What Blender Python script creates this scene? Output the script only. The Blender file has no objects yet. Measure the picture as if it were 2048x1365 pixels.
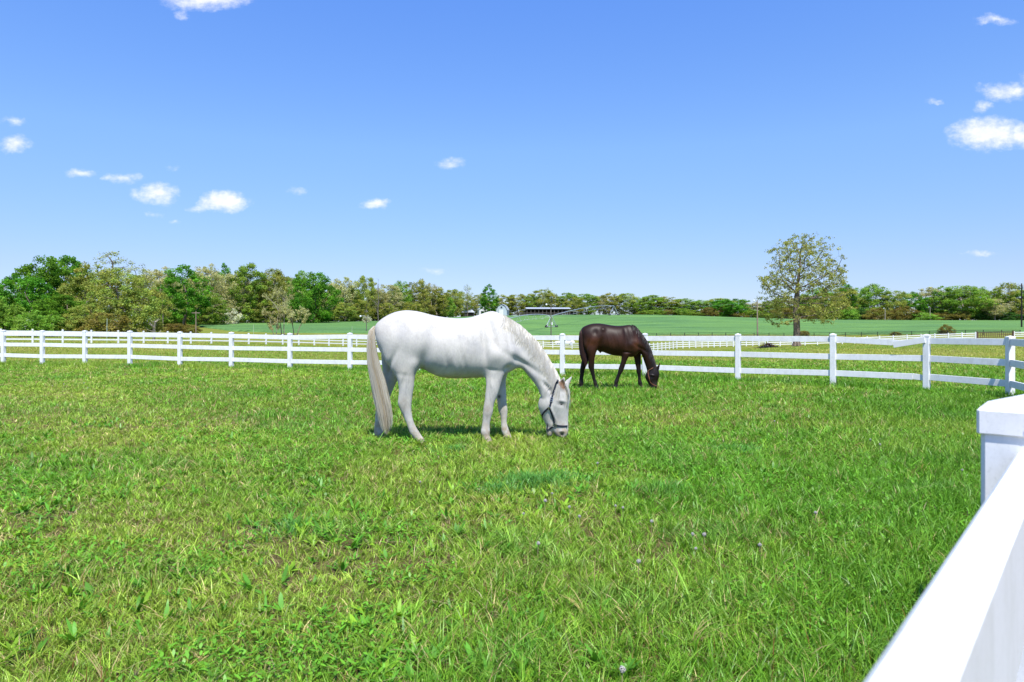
import bpy, bmesh, math, random
import numpy as np
from mathutils import Vector, Matrix
from mathutils.bvhtree import BVHTree

S = bpy.context.scene
COL = S.collection
R = math.radians

# ------------------------------------------------------------------ camera
CAM_H = 1.45            # metres above the paddock
FPX = 1365.0            # focal length in photo pixels (24 mm on 36 mm)
HOR = 655.0             # horizon row in the photo
cd = bpy.data.cameras.new("camera")
cam = bpy.data.objects.new("camera", cd)
COL.objects.link(cam)
cam.location = (0, 0, CAM_H)
cam.rotation_euler = (R(90), 0, 0)
cd.sensor_width = 36.0
cd.lens = 24.0
cd.shift_y = -(682.5 - HOR) / 2048.0
cd.clip_start = 0.02
cd.clip_end = 30000
cd.dof.use_dof = True
cd.dof.focus_distance = 9.5
cd.dof.aperture_fstop = 9.0
S.camera = cam

# ------------------------------------------------------------------ light
SUN_AZ = R(12)          # right of straight behind the camera
SUN_EL = R(61)
sdir = Vector((math.sin(SUN_AZ) * math.cos(SUN_EL), -math.cos(SUN_AZ) * math.cos(SUN_EL), math.sin(SUN_EL)))
sl = bpy.data.lights.new("sun", 'SUN')
sl.energy = 4.3
sl.angle = R(0.5)
sl.color = (1.0, 0.965, 0.90)
so = bpy.data.objects.new("sun", sl)
COL.objects.link(so)
so.location = (20, -40, 60)
so.rotation_euler = sdir.to_track_quat('Z', 'Y').to_euler()

S.view_settings.view_transform = 'Standard'
S.view_settings.look = 'None'
S.view_settings.gamma = 1
S.view_settings.exposure = 0.72
S.view_settings.use_curve_mapping = False
S.render.engine = 'CYCLES'
try:
    S.cycles.max_bounces = 6
    S.cycles.diffuse_bounces = 3
    S.cycles.glossy_bounces = 2
    S.cycles.transmission_bounces = 3
    S.cycles.transparent_max_bounces = 4
    S.cycles.caustics_reflective = False
    S.cycles.caustics_refractive = False
    S.cycles.sample_clamp_indirect = 4
    S.cycles.use_denoising = True
    S.cycles.denoiser = 'OPENIMAGEDENOISE'
    S.cycles.denoising_input_passes = 'RGB_ALBEDO_NORMAL'
    S.cycles.denoising_prefilter = 'ACCURATE'
except Exception:
    pass

# ------------------------------------------------------------------ node helpers
def nn(nt, typ, **kw):
    n = nt.nodes.new(typ)
    for k, v in kw.items():
        setattr(n, k, v)
    return n

def math_node(nt, op, a, b=None, c=None, clamp=False):
    n = nt.nodes.new('ShaderNodeMath')
    n.operation = op
    n.use_clamp = clamp
    for i, v in enumerate((a, b, c)):
        if v is None:
            continue
        if isinstance(v, (int, float)):
            n.inputs[i].default_value = v
        else:
            nt.links.new(v, n.inputs[i])
    return n.outputs[0]

def vmath(nt, op, a, b=None, scale=None):
    n = nt.nodes.new('ShaderNodeVectorMath')
    n.operation = op
    for i, v in enumerate((a, b)):
        if v is None:
            continue
        if isinstance(v, (tuple, list)):
            n.inputs[i].default_value = v
        else:
            nt.links.new(v, n.inputs[i])
    if scale is not None:
        n.inputs['Scale'].default_value = scale
    return n.outputs['Value'] if op in ('LENGTH', 'DOT_PRODUCT', 'DISTANCE') else n.outputs['Vector']

def noise(nt, vec, scale, detail=4, rough=0.55, dist=0.0):
    n = nt.nodes.new('ShaderNodeTexNoise')
    n.inputs['Scale'].default_value = scale
    n.inputs['Detail'].default_value = detail
    n.inputs['Roughness'].default_value = rough
    n.inputs['Distortion'].default_value = dist
    if vec is not None:
        nt.links.new(vec, n.inputs['Vector'])
    return n

def ramp(nt, fac, stops):
    n = nt.nodes.new('ShaderNodeValToRGB')
    cr = n.color_ramp
    while len(cr.elements) < len(stops):
        cr.elements.new(0.5)
    for e, (p, c) in zip(cr.elements, stops):
        e.position = p
        e.color = (c[0], c[1], c[2], 1)
    nt.links.new(fac, n.inputs[0])
    return n.outputs[0]

def mixc(nt, fac, a, b, mode='MIX'):
    n = nt.nodes.new('ShaderNodeMix')
    n.data_type = 'RGBA'
    n.blend_type = mode
    for sock, v in ((n.inputs[0], fac), (n.inputs[6], a), (n.inputs[7], b)):
        if isinstance(v, (int, float)):
            sock.default_value = v
        elif isinstance(v, (tuple, list)):
            sock.default_value = (v[0], v[1], v[2], 1)
        else:
            nt.links.new(v, sock)
    return n.outputs[2]

# ------------------------------------------------------------------ world
W = bpy.data.worlds.new("World")
S.world = W
W.use_nodes = True
nt = W.node_tree
nt.nodes.clear()
sky = nn(nt, 'ShaderNodeTexSky', sky_type='NISHITA')
sky.sun_disc = False
sky.sun_elevation = SUN_EL
sky.sun_rotation = math.pi - SUN_AZ
sky.altitude = 200
sky.air_density = 1.0
sky.dust_density = 0.2
sky.ozone_density = 2.0
tc = nn(nt, 'ShaderNodeTexCoord')
dirv = vmath(nt, 'NORMALIZE', tc.outputs['Generated'])
sep = nn(nt, 'ShaderNodeSeparateXYZ')
nt.links.new(dirv, sep.inputs[0])
dx, dy, dz = sep.outputs
# deepen the blue with height (a clear dry spring sky), keep the pale horizon
tint = ramp(nt, dz, [(0.0, (0.49, 0.57, 0.86)), (0.08, (0.61, 0.65, 0.89)), (0.25, (0.78, 0.95, 1.20)), (0.45, (0.70, 1.02, 1.58))])
skyc = mixc(nt, 1.0, sky.outputs[0], tint, 'MULTIPLY')
# small fair-weather clouds, fixed in direction
CLOUDS = [  # px, py, half-width, half-height, weight (directions measured from the photo)
    (415, 0, 105, 26, 1.0), (365, 28, 22, 14, .55), (25, 245, 30, 14, .45), (35, 290, 40, 22, .8),
    (165, 345, 38, 14, .65), (245, 356, 42, 12, .6), (310, 388, 50, 26, .95), (448, 404, 56, 25, 1.25),
    (395, 416, 28, 10, .55), (308, 432, 18, 9, .42), (348, 445, 16, 7, .38), (590, 380, 28, 11, .36),
    (900, 325, 32, 13, .55), (752, 411, 36, 12, .8), (1985, 40, 52, 12, .62), (2010, 185, 62, 24, .8),
    (2070, 160, 40, 24, .7), (1965, 214, 24, 14, .55), (1975, 268, 85, 36, 1.2), (2040, 270, 50, 30, 1.0),
    (1868, 203, 18, 8, .38), (1965, 506, 42, 7, .6), (870, 545, 40, 10, .30), (350, 335, 20, 8, .25)]
yy = math_node(nt, 'MAXIMUM', dy, 0.02)
cx = math_node(nt, 'DIVIDE', dx, yy)
cz = math_node(nt, 'DIVIDE', dz, yy)
cmb = nn(nt, 'ShaderNodeCombineXYZ')
nt.links.new(cx, cmb.inputs[0]); nt.links.new(cz, cmb.inputs[1])
p2 = cmb.outputs[0]
nwarp = noise(nt, p2, 17, 5, 0.65)
wv = vmath(nt, 'MULTIPLY', vmath(nt, 'SUBTRACT', nwarp.outputs['Color'], (0.5, 0.5, 0.5)), (0.060, 0.028, 0))
pw = vmath(nt, 'ADD', p2, wv)
nfine = noise(nt, vmath(nt, 'MULTIPLY', p2, (1.0, 1.5, 1.0)), 60, 6, 0.60)
acc = None
for (px, py, hw, hh, wt) in CLOUDS:
    c = ((px - 1024) / FPX, (HOR - py) / FPX, 0)
    d = vmath(nt, 'MULTIPLY', vmath(nt, 'SUBTRACT', pw, c), (FPX / (hw * 1.15), FPX / (hh * 1.15), 0))
    L = vmath(nt, 'LENGTH', d)
    m = math_node(nt, 'MULTIPLY', math_node(nt, 'SUBTRACT', 1.0, L, clamp=True), wt)
    acc = m if acc is None else math_node(nt, 'MAXIMUM', acc, m)
dens = math_node(nt, 'ADD', acc, math_node(nt, 'MULTIPLY', math_node(nt, 'SUBTRACT', nfine.outputs[0], 0.50), 0.85))
dens = math_node(nt, 'MULTIPLY', dens, math_node(nt, 'MULTIPLY', acc, 6, clamp=True))
mr = nn(nt, 'ShaderNodeMapRange', interpolation_type='SMOOTHSTEP')
nt.links.new(dens, mr.inputs[0])
mr.inputs[1].default_value = 0.03
mr.inputs[2].default_value = 0.95
front = math_node(nt, 'GREATER_THAN', dy, 0.05)
cfac = math_node(nt, 'MULTIPLY', math_node(nt, 'MULTIPLY', mr.outputs[0], front), 0.86)
SKY_STR = 0.105
shade = ramp(nt, nfine.outputs[0], [(0.3, (5.6, 5.75, 6.1)), (0.65, (7.0, 7.0, 7.0))])
fin = mixc(nt, cfac, skyc, shade)
bg = nn(nt, 'ShaderNodeBackground')
bg.inputs[1].default_value = SKY_STR
nt.links.new(fin, bg.inputs[0])
ow = nn(nt, 'ShaderNodeOutputWorld')
nt.links.new(bg.outputs[0], ow.inputs[0])

# ------------------------------------------------------------------ general helpers
def at(px, py, d):
    """a direction measured in the photo and a distance -> a place in metres"""
    return Vector(((px - 1024.0) / FPX * d, d, CAM_H - (py - HOR) / FPX * d))

def tag(o, label=None, cat=None, group=None, kind=None):
    if label: o['label'] = label
    if cat: o['category'] = cat
    if group: o['group'] = group
    if kind: o['kind'] = kind
    return o

def empty(name, loc, label, cat, group=None):
    o = bpy.data.objects.new(name, None)
    COL.objects.link(o)
    o.location = loc
    o.empty_display_size = 0.2
    return tag(o, label, cat, group)

def mesh_obj(name, V, F, mat=None, parent=None, smooth=False, colors=None):
    me = bpy.data.meshes.new(name)
    me.from_pydata([tuple(v) for v in V], [], [tuple(f) for f in F])
    if mat: me.materials.append(mat)
    if smooth:
        me.polygons.foreach_set('use_smooth', [True] * len(me.polygons))
    if colors is not None:
        set_col(me, colors)
    o = bpy.data.objects.new(name, me)
    COL.objects.link(o)
    if parent: o.parent = parent
    return o

def set_col(me, cols):
    a = me.color_attributes.new("Col", 'FLOAT_COLOR', 'POINT')
    c = np.ones((len(me.vertices), 4), np.float32)
    c[:, :3] = cols
    a.data.foreach_set('color', c.ravel())

def fast_mesh(name, V, F, cols=None, smooth=False):
    """V (n,3), F (m,k) with a fixed k; quick for big meshes"""
    V = np.ascontiguousarray(V, np.float32); F = np.ascontiguousarray(F, np.int32)
    me = bpy.data.meshes.new(name)
    k = F.shape[1]
    me.vertices.add(len(V)); me.loops.add(F.size); me.polygons.add(len(F))
    me.vertices.foreach_set('co', V.ravel())
    me.loops.foreach_set('vertex_index', F.ravel())
    me.polygons.foreach_set('loop_start', np.arange(0, F.size, k, dtype=np.int32))
    if smooth:
        me.polygons.foreach_set('use_smooth', np.ones(len(F), bool))
    me.update(calc_edges=True)
    if cols is not None: set_col(me, cols)
    return me

def link_mesh(name, me, mat, parent=None, loc=None):
    if mat: me.materials.append(mat)
    o = bpy.data.objects.new(name, me)
    COL.objects.link(o)
    if parent: o.parent = parent
    if loc is not None: o.location = loc
    return o

class MB:
    """collects simple shapes into one mesh"""
    def __init__(s): s.V = []; s.F = []
    def add(s, V, F):
        b = len(s.V)
        s.V += [Vector(v) for v in V]
        s.F += [tuple(i + b for i in f) for f in F]
    def box(s, c, size, rz=0.0, M=None):
        c = Vector(c); hx, hy, hz = size[0] / 2, size[1] / 2, size[2] / 2
        m = M if M is not None else Matrix.Rotation(rz, 3, 'Z')
        V = [c + m @ Vector((x * hx, y * hy, z * hz)) for x in (-1, 1) for y in (-1, 1) for z in (-1, 1)]
        s.add(V, [(0, 1, 3, 2), (4, 6, 7, 5), (0, 4, 5, 1), (2, 3, 7, 6), (0, 2, 6, 4), (1, 5, 7, 3)])
    def beam(s, p0, p1, w, h, cham=0.0):
        """a board from p0 to p1, w thick sideways, h high"""
        p0 = Vector(p0); p1 = Vector(p1)
        t = (p1 - p0).normalized(); side = t.cross(Vector((0, 0, 1))).normalized(); up = side.cross(t)
        a, b, k = w / 2, h / 2, cham
        prof = [(-a, -b), (a, -b), (a, b), (-a, b)] if k == 0 else [(-a + k, -b), (a - k, -b), (a, -b + k), (a, b - k), (a - k, b), (-a + k, b), (-a, b - k), (-a, -b + k)]
        n = len(prof)
        V = [p + side * x + up * z for p in (p0, p1) for x, z in prof]
        F = [(i, (i + 1) % n, n + (i + 1) % n, n + i) for i in range(n)] + [tuple(reversed(range(n))), tuple(range(n, 2 * n))]
        s.add(V, F)
    def tube(s, pts, rad, n=8, cap=True):
        pts = [Vector(p) for p in pts]
        if isinstance(rad, (int, float)): rad = [rad] * len(pts)
        V = []; ref = None
        for i, p in enumerate(pts):
            t = (pts[min(i + 1, len(pts) - 1)] - pts[max(i - 1, 0)]).normalized()
            if ref is None:
                ref = t.orthogonal().normalized()
            else:
                ref = (ref - t * ref.dot(t)).normalized()
            b = t.cross(ref)
            for k in range(n):
                a = 2 * math.pi * k / n
                V.append(p + (ref * math.cos(a) + b * math.sin(a)) * rad[i])
        F = []
        for i in range(len(pts) - 1):
            for k in range(n):
                F.append((i * n + k, i * n + (k + 1) % n, (i + 1) * n + (k + 1) % n, (i + 1) * n + k))
        if cap:
            F.append(tuple(reversed(range(n)))); F.append(tuple(range((len(pts) - 1) * n, len(pts) * n)))
        s.add(V, F)
    def ball(s, c, r, n=10, m=6, sq=(1, 1, 1)):
        c = Vector(c); V = []; F = []
        for j in range(m + 1):
            th = math.pi * j / m
            for k in range(n):
                a = 2 * math.pi * k / n
                V.append(c + Vector((r * sq[0] * math.sin(th) * math.cos(a), r * sq[1] * math.sin(th) * math.sin(a), r * sq[2] * math.cos(th))))
        for j in range(m):
            for k in range(n):
                F.append((j * n + k, (j + 1) * n + k, (j + 1) * n + (k + 1) % n, j * n + (k + 1) % n))
        s.add(V, F)
    def extrude(s, prof, y0, y1, M=None):
        """closed profile [(x,z)] swept from y0 to y1"""
        n = len(prof)
        V = [Vector((x, y, z)) for y in (y0, y1) for x, z in prof]
        if M is not None: V = [M @ v for v in V]
        s.add(V, [(i, (i + 1) % n, n + (i + 1) % n, n + i) for i in range(n)] + [tuple(reversed(range(n))), tuple(range(n, 2 * n))])
    def build(s, name, mat, parent=None, loc=None, smooth=False, bevel=0.0):
        off = Vector(loc) if loc is not None else (parent.matrix_basis.translation if parent is not None and parent.parent is None else (parent.parent.matrix_basis.translation if parent is not None else Vector((0, 0, 0))))
        me = bpy.data.meshes.new(name)
        me.from_pydata([v - off for v in s.V], [], s.F)
        bm = bmesh.new(); bm.from_mesh(me)
        if bevel > 0:
            bmesh.ops.bevel(bm, geom=[e for e in bm.edges], offset=bevel, segments=2, profile=0.6, affect='EDGES', clamp_overlap=True)
        bmesh.ops.recalc_face_normals(bm, faces=bm.faces)
        bm.to_mesh(me); bm.free()
        if smooth:
            me.polygons.foreach_set('use_smooth', [True] * len(me.polygons))
        me.materials.append(mat)
        o = bpy.data.objects.new(name, me)
        COL.objects.link(o)
        if parent is not None: o.parent = parent
        elif loc is not None: o.location = loc
        return o

# value noise on the plane, for scattering
_ng = {}
def vnoise(x, y, scale, seed):
    key = seed
    if key not in _ng:
        _ng[key] = np.random.default_rng(seed).random((256, 256))
    G = _ng[key]
    u = np.asarray(x) * scale + 1000.0; v = np.asarray(y) * scale + 1000.0
    i = np.floor(u).astype(int); j = np.floor(v).astype(int)
    a = u - i; b = v - j
    a = a * a * (3 - 2 * a); b = b * b * (3 - 2 * b)
    g = lambda p, q: G[p % 256, q % 256]
    return (g(i, j) * (1 - a) + g(i + 1, j) * a) * (1 - b) + (g(i, j + 1) * (1 - a) + g(i + 1, j + 1) * a) * b
def fbm(x, y, scale, seed, oct=3):
    t = 0; w = 0; amp = 1
    for k in range(oct):
        t = t + vnoise(x, y, scale * 2 ** k, seed + k) * amp; w += amp; amp *= 0.55
    return t / w

# ------------------------------------------------------------------ materials
def simple_mat(name, col, rough=0.6, var=0.12, scale=3.0, bump=0.0, spec=0.3, metal=0.0, stain=None):
    m = bpy.data.materials.new(name); m.use_nodes = True
    nt = m.node_tree; b = nt.nodes['Principled BSDF']
    tc = nn(nt, 'ShaderNodeTexCoord')
    n = noise(nt, tc.outputs['Object'], scale, 5)
    lo = tuple(c * (1 - var) for c in col); hi = tuple(min(1, c * (1 + var)) for c in col)
    c = ramp(nt, n.outputs[0], [(0.3, lo), (0.7, hi)])
    if stain:
        n2 = noise(nt, vmath(nt, 'MULTIPLY', tc.outputs['Object'], stain[2]), stain[1], 6, 0.7)
        mr = nn(nt, 'ShaderNodeMapRange'); nt.links.new(n2.outputs[0], mr.inputs[0])
        mr.inputs[1].default_value = 0.56; mr.inputs[2].default_value = 0.80; mr.inputs[4].default_value = stain[3]
        c = mixc(nt, mr.outputs[0], c, stain[0])
    nt.links.new(c, b.inputs['Base Color'])
    b.inputs['Roughness'].default_value = rough
    b.inputs['Specular IOR Level'].default_value = spec
    b.inputs['Metallic'].default_value = metal
    if bump:
        bp = nn(nt, 'ShaderNodeBump'); bp.inputs['Strength'].default_value = bump; bp.inputs['Distance'].default_value = 0.01
        n3 = noise(nt, tc.outputs['Object'], scale * 12, 4)
        nt.links.new(n3.outputs[0], bp.inputs['Height']); nt.links.new(bp.outputs[0], b.inputs['Normal'])
    return m

def leaf_mat(name, trans=0.35, gloss=0.04, rough=0.45, objvar=0.12):
    """leaf colour from the mesh, light passes through"""
    m = bpy.data.materials.new(name); m.use_nodes = True
    nt = m.node_tree; nt.nodes.clear()
    at_ = nn(nt, 'ShaderNodeAttribute', attribute_name='Col')
    oi = nn(nt, 'ShaderNodeObjectInfo')
    hs = nn(nt, 'ShaderNodeHueSaturation')
    v = math_node(nt, 'MULTIPLY_ADD', oi.outputs['Random'], 2 * objvar, 1 - objvar)
    nt.links.new(v, hs.inputs['Value'])
    hh = math_node(nt, 'MULTIPLY_ADD', oi.outputs['Random'], 0.03 * (objvar > 0), 0.5 - 0.015 * (objvar > 0))
    nt.links.new(hh, hs.inputs['Hue'])
    nt.links.new(at_.outputs['Color'], hs.inputs['Color'])
    d = nn(nt, 'ShaderNodeBsdfDiffuse'); t = nn(nt, 'ShaderNodeBsdfTranslucent')
    g = nn(nt, 'ShaderNodeBsdfGlossy'); g.inputs['Roughness'].default_value = rough
    g.inputs['Color'].default_value = (1, 1, 1, 1)
    nt.links.new(hs.outputs[0], d.inputs[0])
    tcol = mixc(nt, 1.0, hs.outputs[0], (1.15, 1.1, 0.55), 'MULTIPLY')
    nt.links.new(tcol, t.inputs[0])
    m1 = nn(nt, 'ShaderNodeMixShader'); m1.inputs[0].default_value = trans
    nt.links.new(d.outputs[0], m1.inputs[1]); nt.links.new(t.outputs[0], m1.inputs[2])
    m2 = nn(nt, 'ShaderNodeMixShader'); m2.inputs[0].default_value = gloss
    nt.links.new(m1.outputs[0], m2.inputs[1]); nt.links.new(g.outputs[0], m2.inputs[2])
    o = nn(nt, 'ShaderNodeOutputMaterial'); nt.links.new(m2.outputs[0], o.inputs[0])
    return m

M_grass = leaf_mat('grass_blades', 0.30, 0.020, 0.42, 0.0)
M_darkhair = leaf_mat('dark_hair', 0.15, 0.012, 0.45, 0.0)
M_softhair = leaf_mat('soft_hair', 0.35, 0.03, 0.4, 0.0)
M_leaf = leaf_mat('tree_leaves', 0.45, 0.0, 0.5, 0.14)
M_vinyl = simple_mat('white_vinyl', (0.77, 0.77, 0.765), 0.42, 0.04, 2.0, 0.0, 0.4, stain=((0.47, 0.48, 0.42), 2.2, (1, 1, 0.35), 0.35))
def scuff(m):
    """dust, drips and fine scratches on the plastic boards"""
    nt = m.node_tree; b = nt.nodes['Principled BSDF']; src = b.inputs['Base Color'].links[0].from_socket
    P = nn(nt, 'ShaderNodeTexCoord').outputs['Object']
    a1 = noise(nt, vmath(nt, 'MULTIPLY', P, (1, 1, .5)), 9, 7, .75); a2 = noise(nt, P, 160, 3, .7)
    k1 = ramp(nt, a1.outputs[0], [(.36, (.84, .84, .81)), (.55, (1, 1, 1))]); k2 = ramp(nt, a2.outputs[0], [(.30, (.86, .86, .85)), (.45, (1, 1, 1))])
    c = mixc(nt, .8, mixc(nt, .8, src, k1, 'MULTIPLY'), k2, 'MULTIPLY')
    nt.links.new(c, b.inputs['Base Color'])
    bp = nn(nt, 'ShaderNodeBump'); bp.inputs['Strength'].default_value = .12; bp.inputs['Distance'].default_value = .002
    nt.links.new(a1.outputs[0], bp.inputs['Height']); nt.links.new(bp.outputs[0], b.inputs['Normal'])
scuff(M_vinyl)
M_vinyl_old = simple_mat('weathered_vinyl', (0.70, 0.70, 0.68), 0.5, 0.06, 2.0, 0.0, 0.3, stain=((0.36, 0.36, 0.30), 3.0, (1, 1, 0.4), 0.7))
M_bark = simple_mat('bark', (0.16, 0.125, 0.095), 0.9, 0.4, 6.0, 0.6)
M_bark_pale = simple_mat('pale_bark', (0.33, 0.28, 0.22), 0.9, 0.3, 5.0, 0.5)
M_pole = simple_mat('weathered_pole', (0.25, 0.20, 0.15), 0.9, 0.25, 4.0, 0.4)
M_metal = simple_mat('galvanised_steel', (0.52, 0.54, 0.56), 0.45, 0.1, 2.0, 0, 0.5, 0.6)
M_black = simple_mat('black_paint', (0.016, 0.016, 0.017), 0.5, 0.2, 2.0)
M_dark = simple_mat('dark_rubber', (0.02, 0.02, 0.02), 0.7, 0.2, 2.0)

# ------------------------------------------------------------------ the lie of the land
TER = {
 -300: [(28, 0), (60, 0), (100, .3), (140, .7), (300, 1.2)],
 0:    [(28, 0), (62, 0), (90, .07), (110, .4), (140, .73), (300, 1.2)],
 390:  [(28, 0), (50, -.15), (76, -.39), (100, -.3), (130, .2), (220, 2.6), (300, 3.0)],
 735:  [(28, 0), (60, -.5), (98, -1.42), (112, -1.1), (130, .2), (240, 3.4), (320, 4.2)],
 950:  [(28, 0), (60, -.8), (105, -2.2), (150, -.5), (200, 1.8), (300, 6.5), (340, 7.0)],
 1130: [(28, 0), (60, -1), (100, -2.3), (130, -3.0), (150, -3.3), (190, -.9), (250, 3), (320, 7.3), (360, 7.7)],
 1300: [(28, 0), (60, -1), (90, -2.1), (110, -2.66), (140, -2.2), (170, -.67), (240, 3.2), (320, 7.5), (360, 7.9)],
 1500: [(28, 0), (60, -.6), (80, -1.15), (132, -2.6), (175, -.7), (250, 2.8), (320, 5.9), (360, 6.4)],
 1600: [(28, 0), (60, -.4), (82, -.7), (95, -1.2), (133, -2.35), (175, -.7), (320, 5.0), (360, 5.5)],
 1750: [(28, 0), (60, -.3), (85, -.6), (133, -1.77), (170, -.54), (330, 4.8), (360, 5.2)],
 1950: [(28, 0), (60, -.1), (85, -.3), (133, -.8), (160, -.07), (330, 4.6), (360, 5.0)],
 2400: [(28, 0), (85, 0), (133, -.3), (160, .2), (330, 4.6), (360, 5.0)]}
_us = np.arange(-300, 2401, 25.0)
_ls = np.linspace(math.log(28), math.log(420), 140)
_keys = sorted(TER)
_colz = np.array([np.interp(np.exp(_ls), [p[0] for p in TER[k]], [p[1] for p in TER[k]]) for k in _keys])
_Z = np.array([[np.interp(u, _keys, _colz[:, j]) for j in range(len(_ls))] for u in _us])
def _blur(A, ax, r):
    K = np.exp(-0.5 * (np.arange(-3 * r, 3 * r + 1) / r) ** 2); K /= K.sum()
    P = np.pad(A, [(3 * r, 3 * r) if i == ax else (0, 0) for i in range(2)], mode='edge')
    return np.apply_along_axis(lambda v: np.convolve(v, K, 'valid'), ax, P)
_Z = _blur(_blur(_Z, 1, 3), 0, 2)
def ground_z(x, y):
    x = np.asarray(x, float); y = np.asarray(y, float)
    yy = np.maximum(y, 28.0)
    u = np.clip(1024 + FPX * x / yy, -300, 2400)
    l = np.clip(np.log(yy), _ls[0], _ls[-1])
    fi = (u + 300) / 25.0; fj = (l - _ls[0]) / (_ls[1] - _ls[0])
    i = np.clip(np.floor(fi).astype(int), 0, len(_us) - 2); j = np.clip(np.floor(fj).astype(int), 0, len(_ls) - 2)
    a = fi - i; b = fj - j
    z = (_Z[i, j] * (1 - a) + _Z[i + 1, j] * a) * (1 - b) + (_Z[i, j + 1] * (1 - a) + _Z[i + 1, j + 1] * a) * b
    return z * np.clip((y - 28) / 12.0, 0, 1)
def gz(x, y): return float(ground_z(x, y))
def gat(px, d, dz=0.0):
    """point on the ground below the photo column px at depth d"""
    x = (px - 1024.0) / FPX * d
    return Vector((x, d, gz(x, d) + dz))

# ground sheet
ux = np.concatenate([-np.geomspace(2.5e5, 1750, 16) , np.arange(-600, 2700, 30) - 1024.0, np.geomspace(1750, 2.5e5, 16)])
ys = np.concatenate([[-3000, -800, -200, -60, -20, -8, -3], np.arange(-1, 28, 1.0), np.geomspace(28, 420, 150), [500, 700, 1100, 2000, 4000, 9000]])
GX = ux[None, :] / FPX * np.maximum(ys, 28)[:, None]
GY = np.repeat(ys[:, None], len(ux), 1)
GZ = ground_z(GX, GY)
nr, nc = GX.shape
idx = np.arange(nr * nc).reshape(nr, nc)
Fq = np.stack([idx[:-1, :-1], idx[:-1, 1:], idx[1:, 1:], idx[1:, :-1]], -1).reshape(-1, 4)
me = fast_mesh('ground', np.stack([GX, GY, GZ], -1).reshape(-1, 3), Fq, smooth=True)
m = bpy.data.materials.new('pasture_soil_and_turf'); m.use_nodes = True
nt = m.node_tree; b = nt.nodes['Principled BSDF']
tc = nn(nt, 'ShaderNodeTexCoord')
P = tc.outputs['Object']
n1 = noise(nt, P, 0.35, 6, 0.6); n2 = noise(nt, P, 6.0, 6, 0.7); n3 = noise(nt, P, 0.06, 4, 0.6); n4 = noise(nt, P, 45.0, 4, 0.7)
turf = ramp(nt, n2.outputs[0], [(0.30, (0.075, 0.105, 0.016)), (0.5, (0.155, 0.20, 0.024)), (0.72, (0.26, 0.27, 0.055))])
tan = ramp(nt, n2.outputs[0], [(0.3, (0.16, 0.145, 0.035)), (0.7, (0.36, 0.30, 0.10))])
mr = nn(nt, 'ShaderNodeMapRange'); nt.links.new(n1.outputs[0], mr.inputs[0]); mr.inputs[1].default_value = 0.42; mr.inputs[2].default_value = 0.74; mr.inputs[4].default_value = 0.75
c1 = mixc(nt, mr.outputs[0], turf, tan)
soil = ramp(nt, n4.outputs[0], [(0.3, (0.035, 0.024, 0.013)), (0.7, (0.17, 0.11, 0.065))])
sp = nn(nt, 'ShaderNodeSeparateXYZ'); nt.links.new(P, sp.inputs[0])
near = nn(nt, 'ShaderNodeMapRange'); nt.links.new(sp.outputs[1], near.inputs[0]); near.inputs[1].default_value = 6; near.inputs[2].default_value = 20
near.inputs[3].default_value = 1; near.inputs[4].default_value = 0
c2 = mixc(nt, near.outputs[0], c1, mixc(nt, 0.78, turf, soil))
c3 = mixc(nt, 0.5, c2, ramp(nt, n3.outputs[0], [(0.35, (0.75, 0.80, 0.8)), (0.65, (1.2, 1.12, 1.0))]), 'MULTIPLY')
nt.links.new(c3, b.inputs['Base Color']); b.inputs['Roughness'].default_value = 0.95; b.inputs['Specular IOR Level'].default_value = 0.05
bp = nn(nt, 'ShaderNodeBump'); bp.inputs['Strength'].default_value = 0.9; bp.inputs['Distance'].default_value = 0.06
nt.links.new(n2.outputs[0], bp.inputs['Height']); nt.links.new(bp.outputs[0], b.inputs['Normal'])
tag(link_mesh('ground', me, m), 'rolling pasture ground of short grass under the fences', 'ground', kind='structure')

# wheat field: a standing crop 0.3 m tall
WU = [395, 560, 735, 950, 1130, 1300, 1500, 1750, 1950, 2300, 2700]
W0 = [150, 134, 134, 160, 188, 173, 178, 173, 164, 163, 163]
W1 = [222, 232, 242, 300, 322, 322, 322, 332, 332, 332, 332]
uu = np.concatenate([[395], np.arange(405, 2700, 12.0)])
V = []; kk = 70
for u in uu:
    a, bb = np.interp(u, WU, W0), np.interp(u, WU, W1)
    if u < 470:
        mid = 190; t = ((u - 395) / 75.0) ** 0.5
        a = mid + (a - mid) * t; bb = mid + (bb - mid) * t
    for k in range(kk):
        d = a + (bb - a) * k / (kk - 1) + (0.4 * math.sin(u * .9) if k == 0 else 0)
        x = (u - 1024) / FPX * d
        h = -0.1 if k in (0, kk - 1) else 0.32
        V.append((x, d + (0.15 if k == 1 else 0), gz(x, d) + h))
V = np.array(V); nu = len(uu)
V[:, 2] += 0.05 * (vnoise(V[:, 0], V[:, 1], 0.25, 5) - .5)
idx = np.arange(nu * kk).reshape(nu, kk)
Fq = np.stack([idx[:-1, :-1], idx[1:, :-1], idx[1:, 1:], idx[:-1, 1:]], -1).reshape(-1, 4)
me = fast_mesh('wheat_field', V, Fq, smooth=True)
m = bpy.data.materials.new('green_wheat'); m.use_nodes = True
nt = m.node_tree; b = nt.nodes['Principled BSDF']
tc = nn(nt, 'ShaderNodeTexCoord'); P = tc.outputs['Object']
rot = nn(nt, 'ShaderNodeMapping'); rot.inputs['Rotation'].default_value = (0, 0, R(-14)); nt.links.new(P, rot.inputs[0])
na = noise(nt, vmath(nt, 'MULTIPLY', rot.outputs[0], (0.035, 0.35, 1)), 1.0, 6, 0.65)
nb = noise(nt, P, 0.03, 4, 0.6); nf = noise(nt, P, 1.8, 5, 0.75)
c = ramp(nt, na.outputs[0], [(0.28, (0.070, 0.160, 0.045)), (0.5, (0.105, 0.215, 0.062)), (0.72, (0.15, 0.28, 0.085))])
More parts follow.
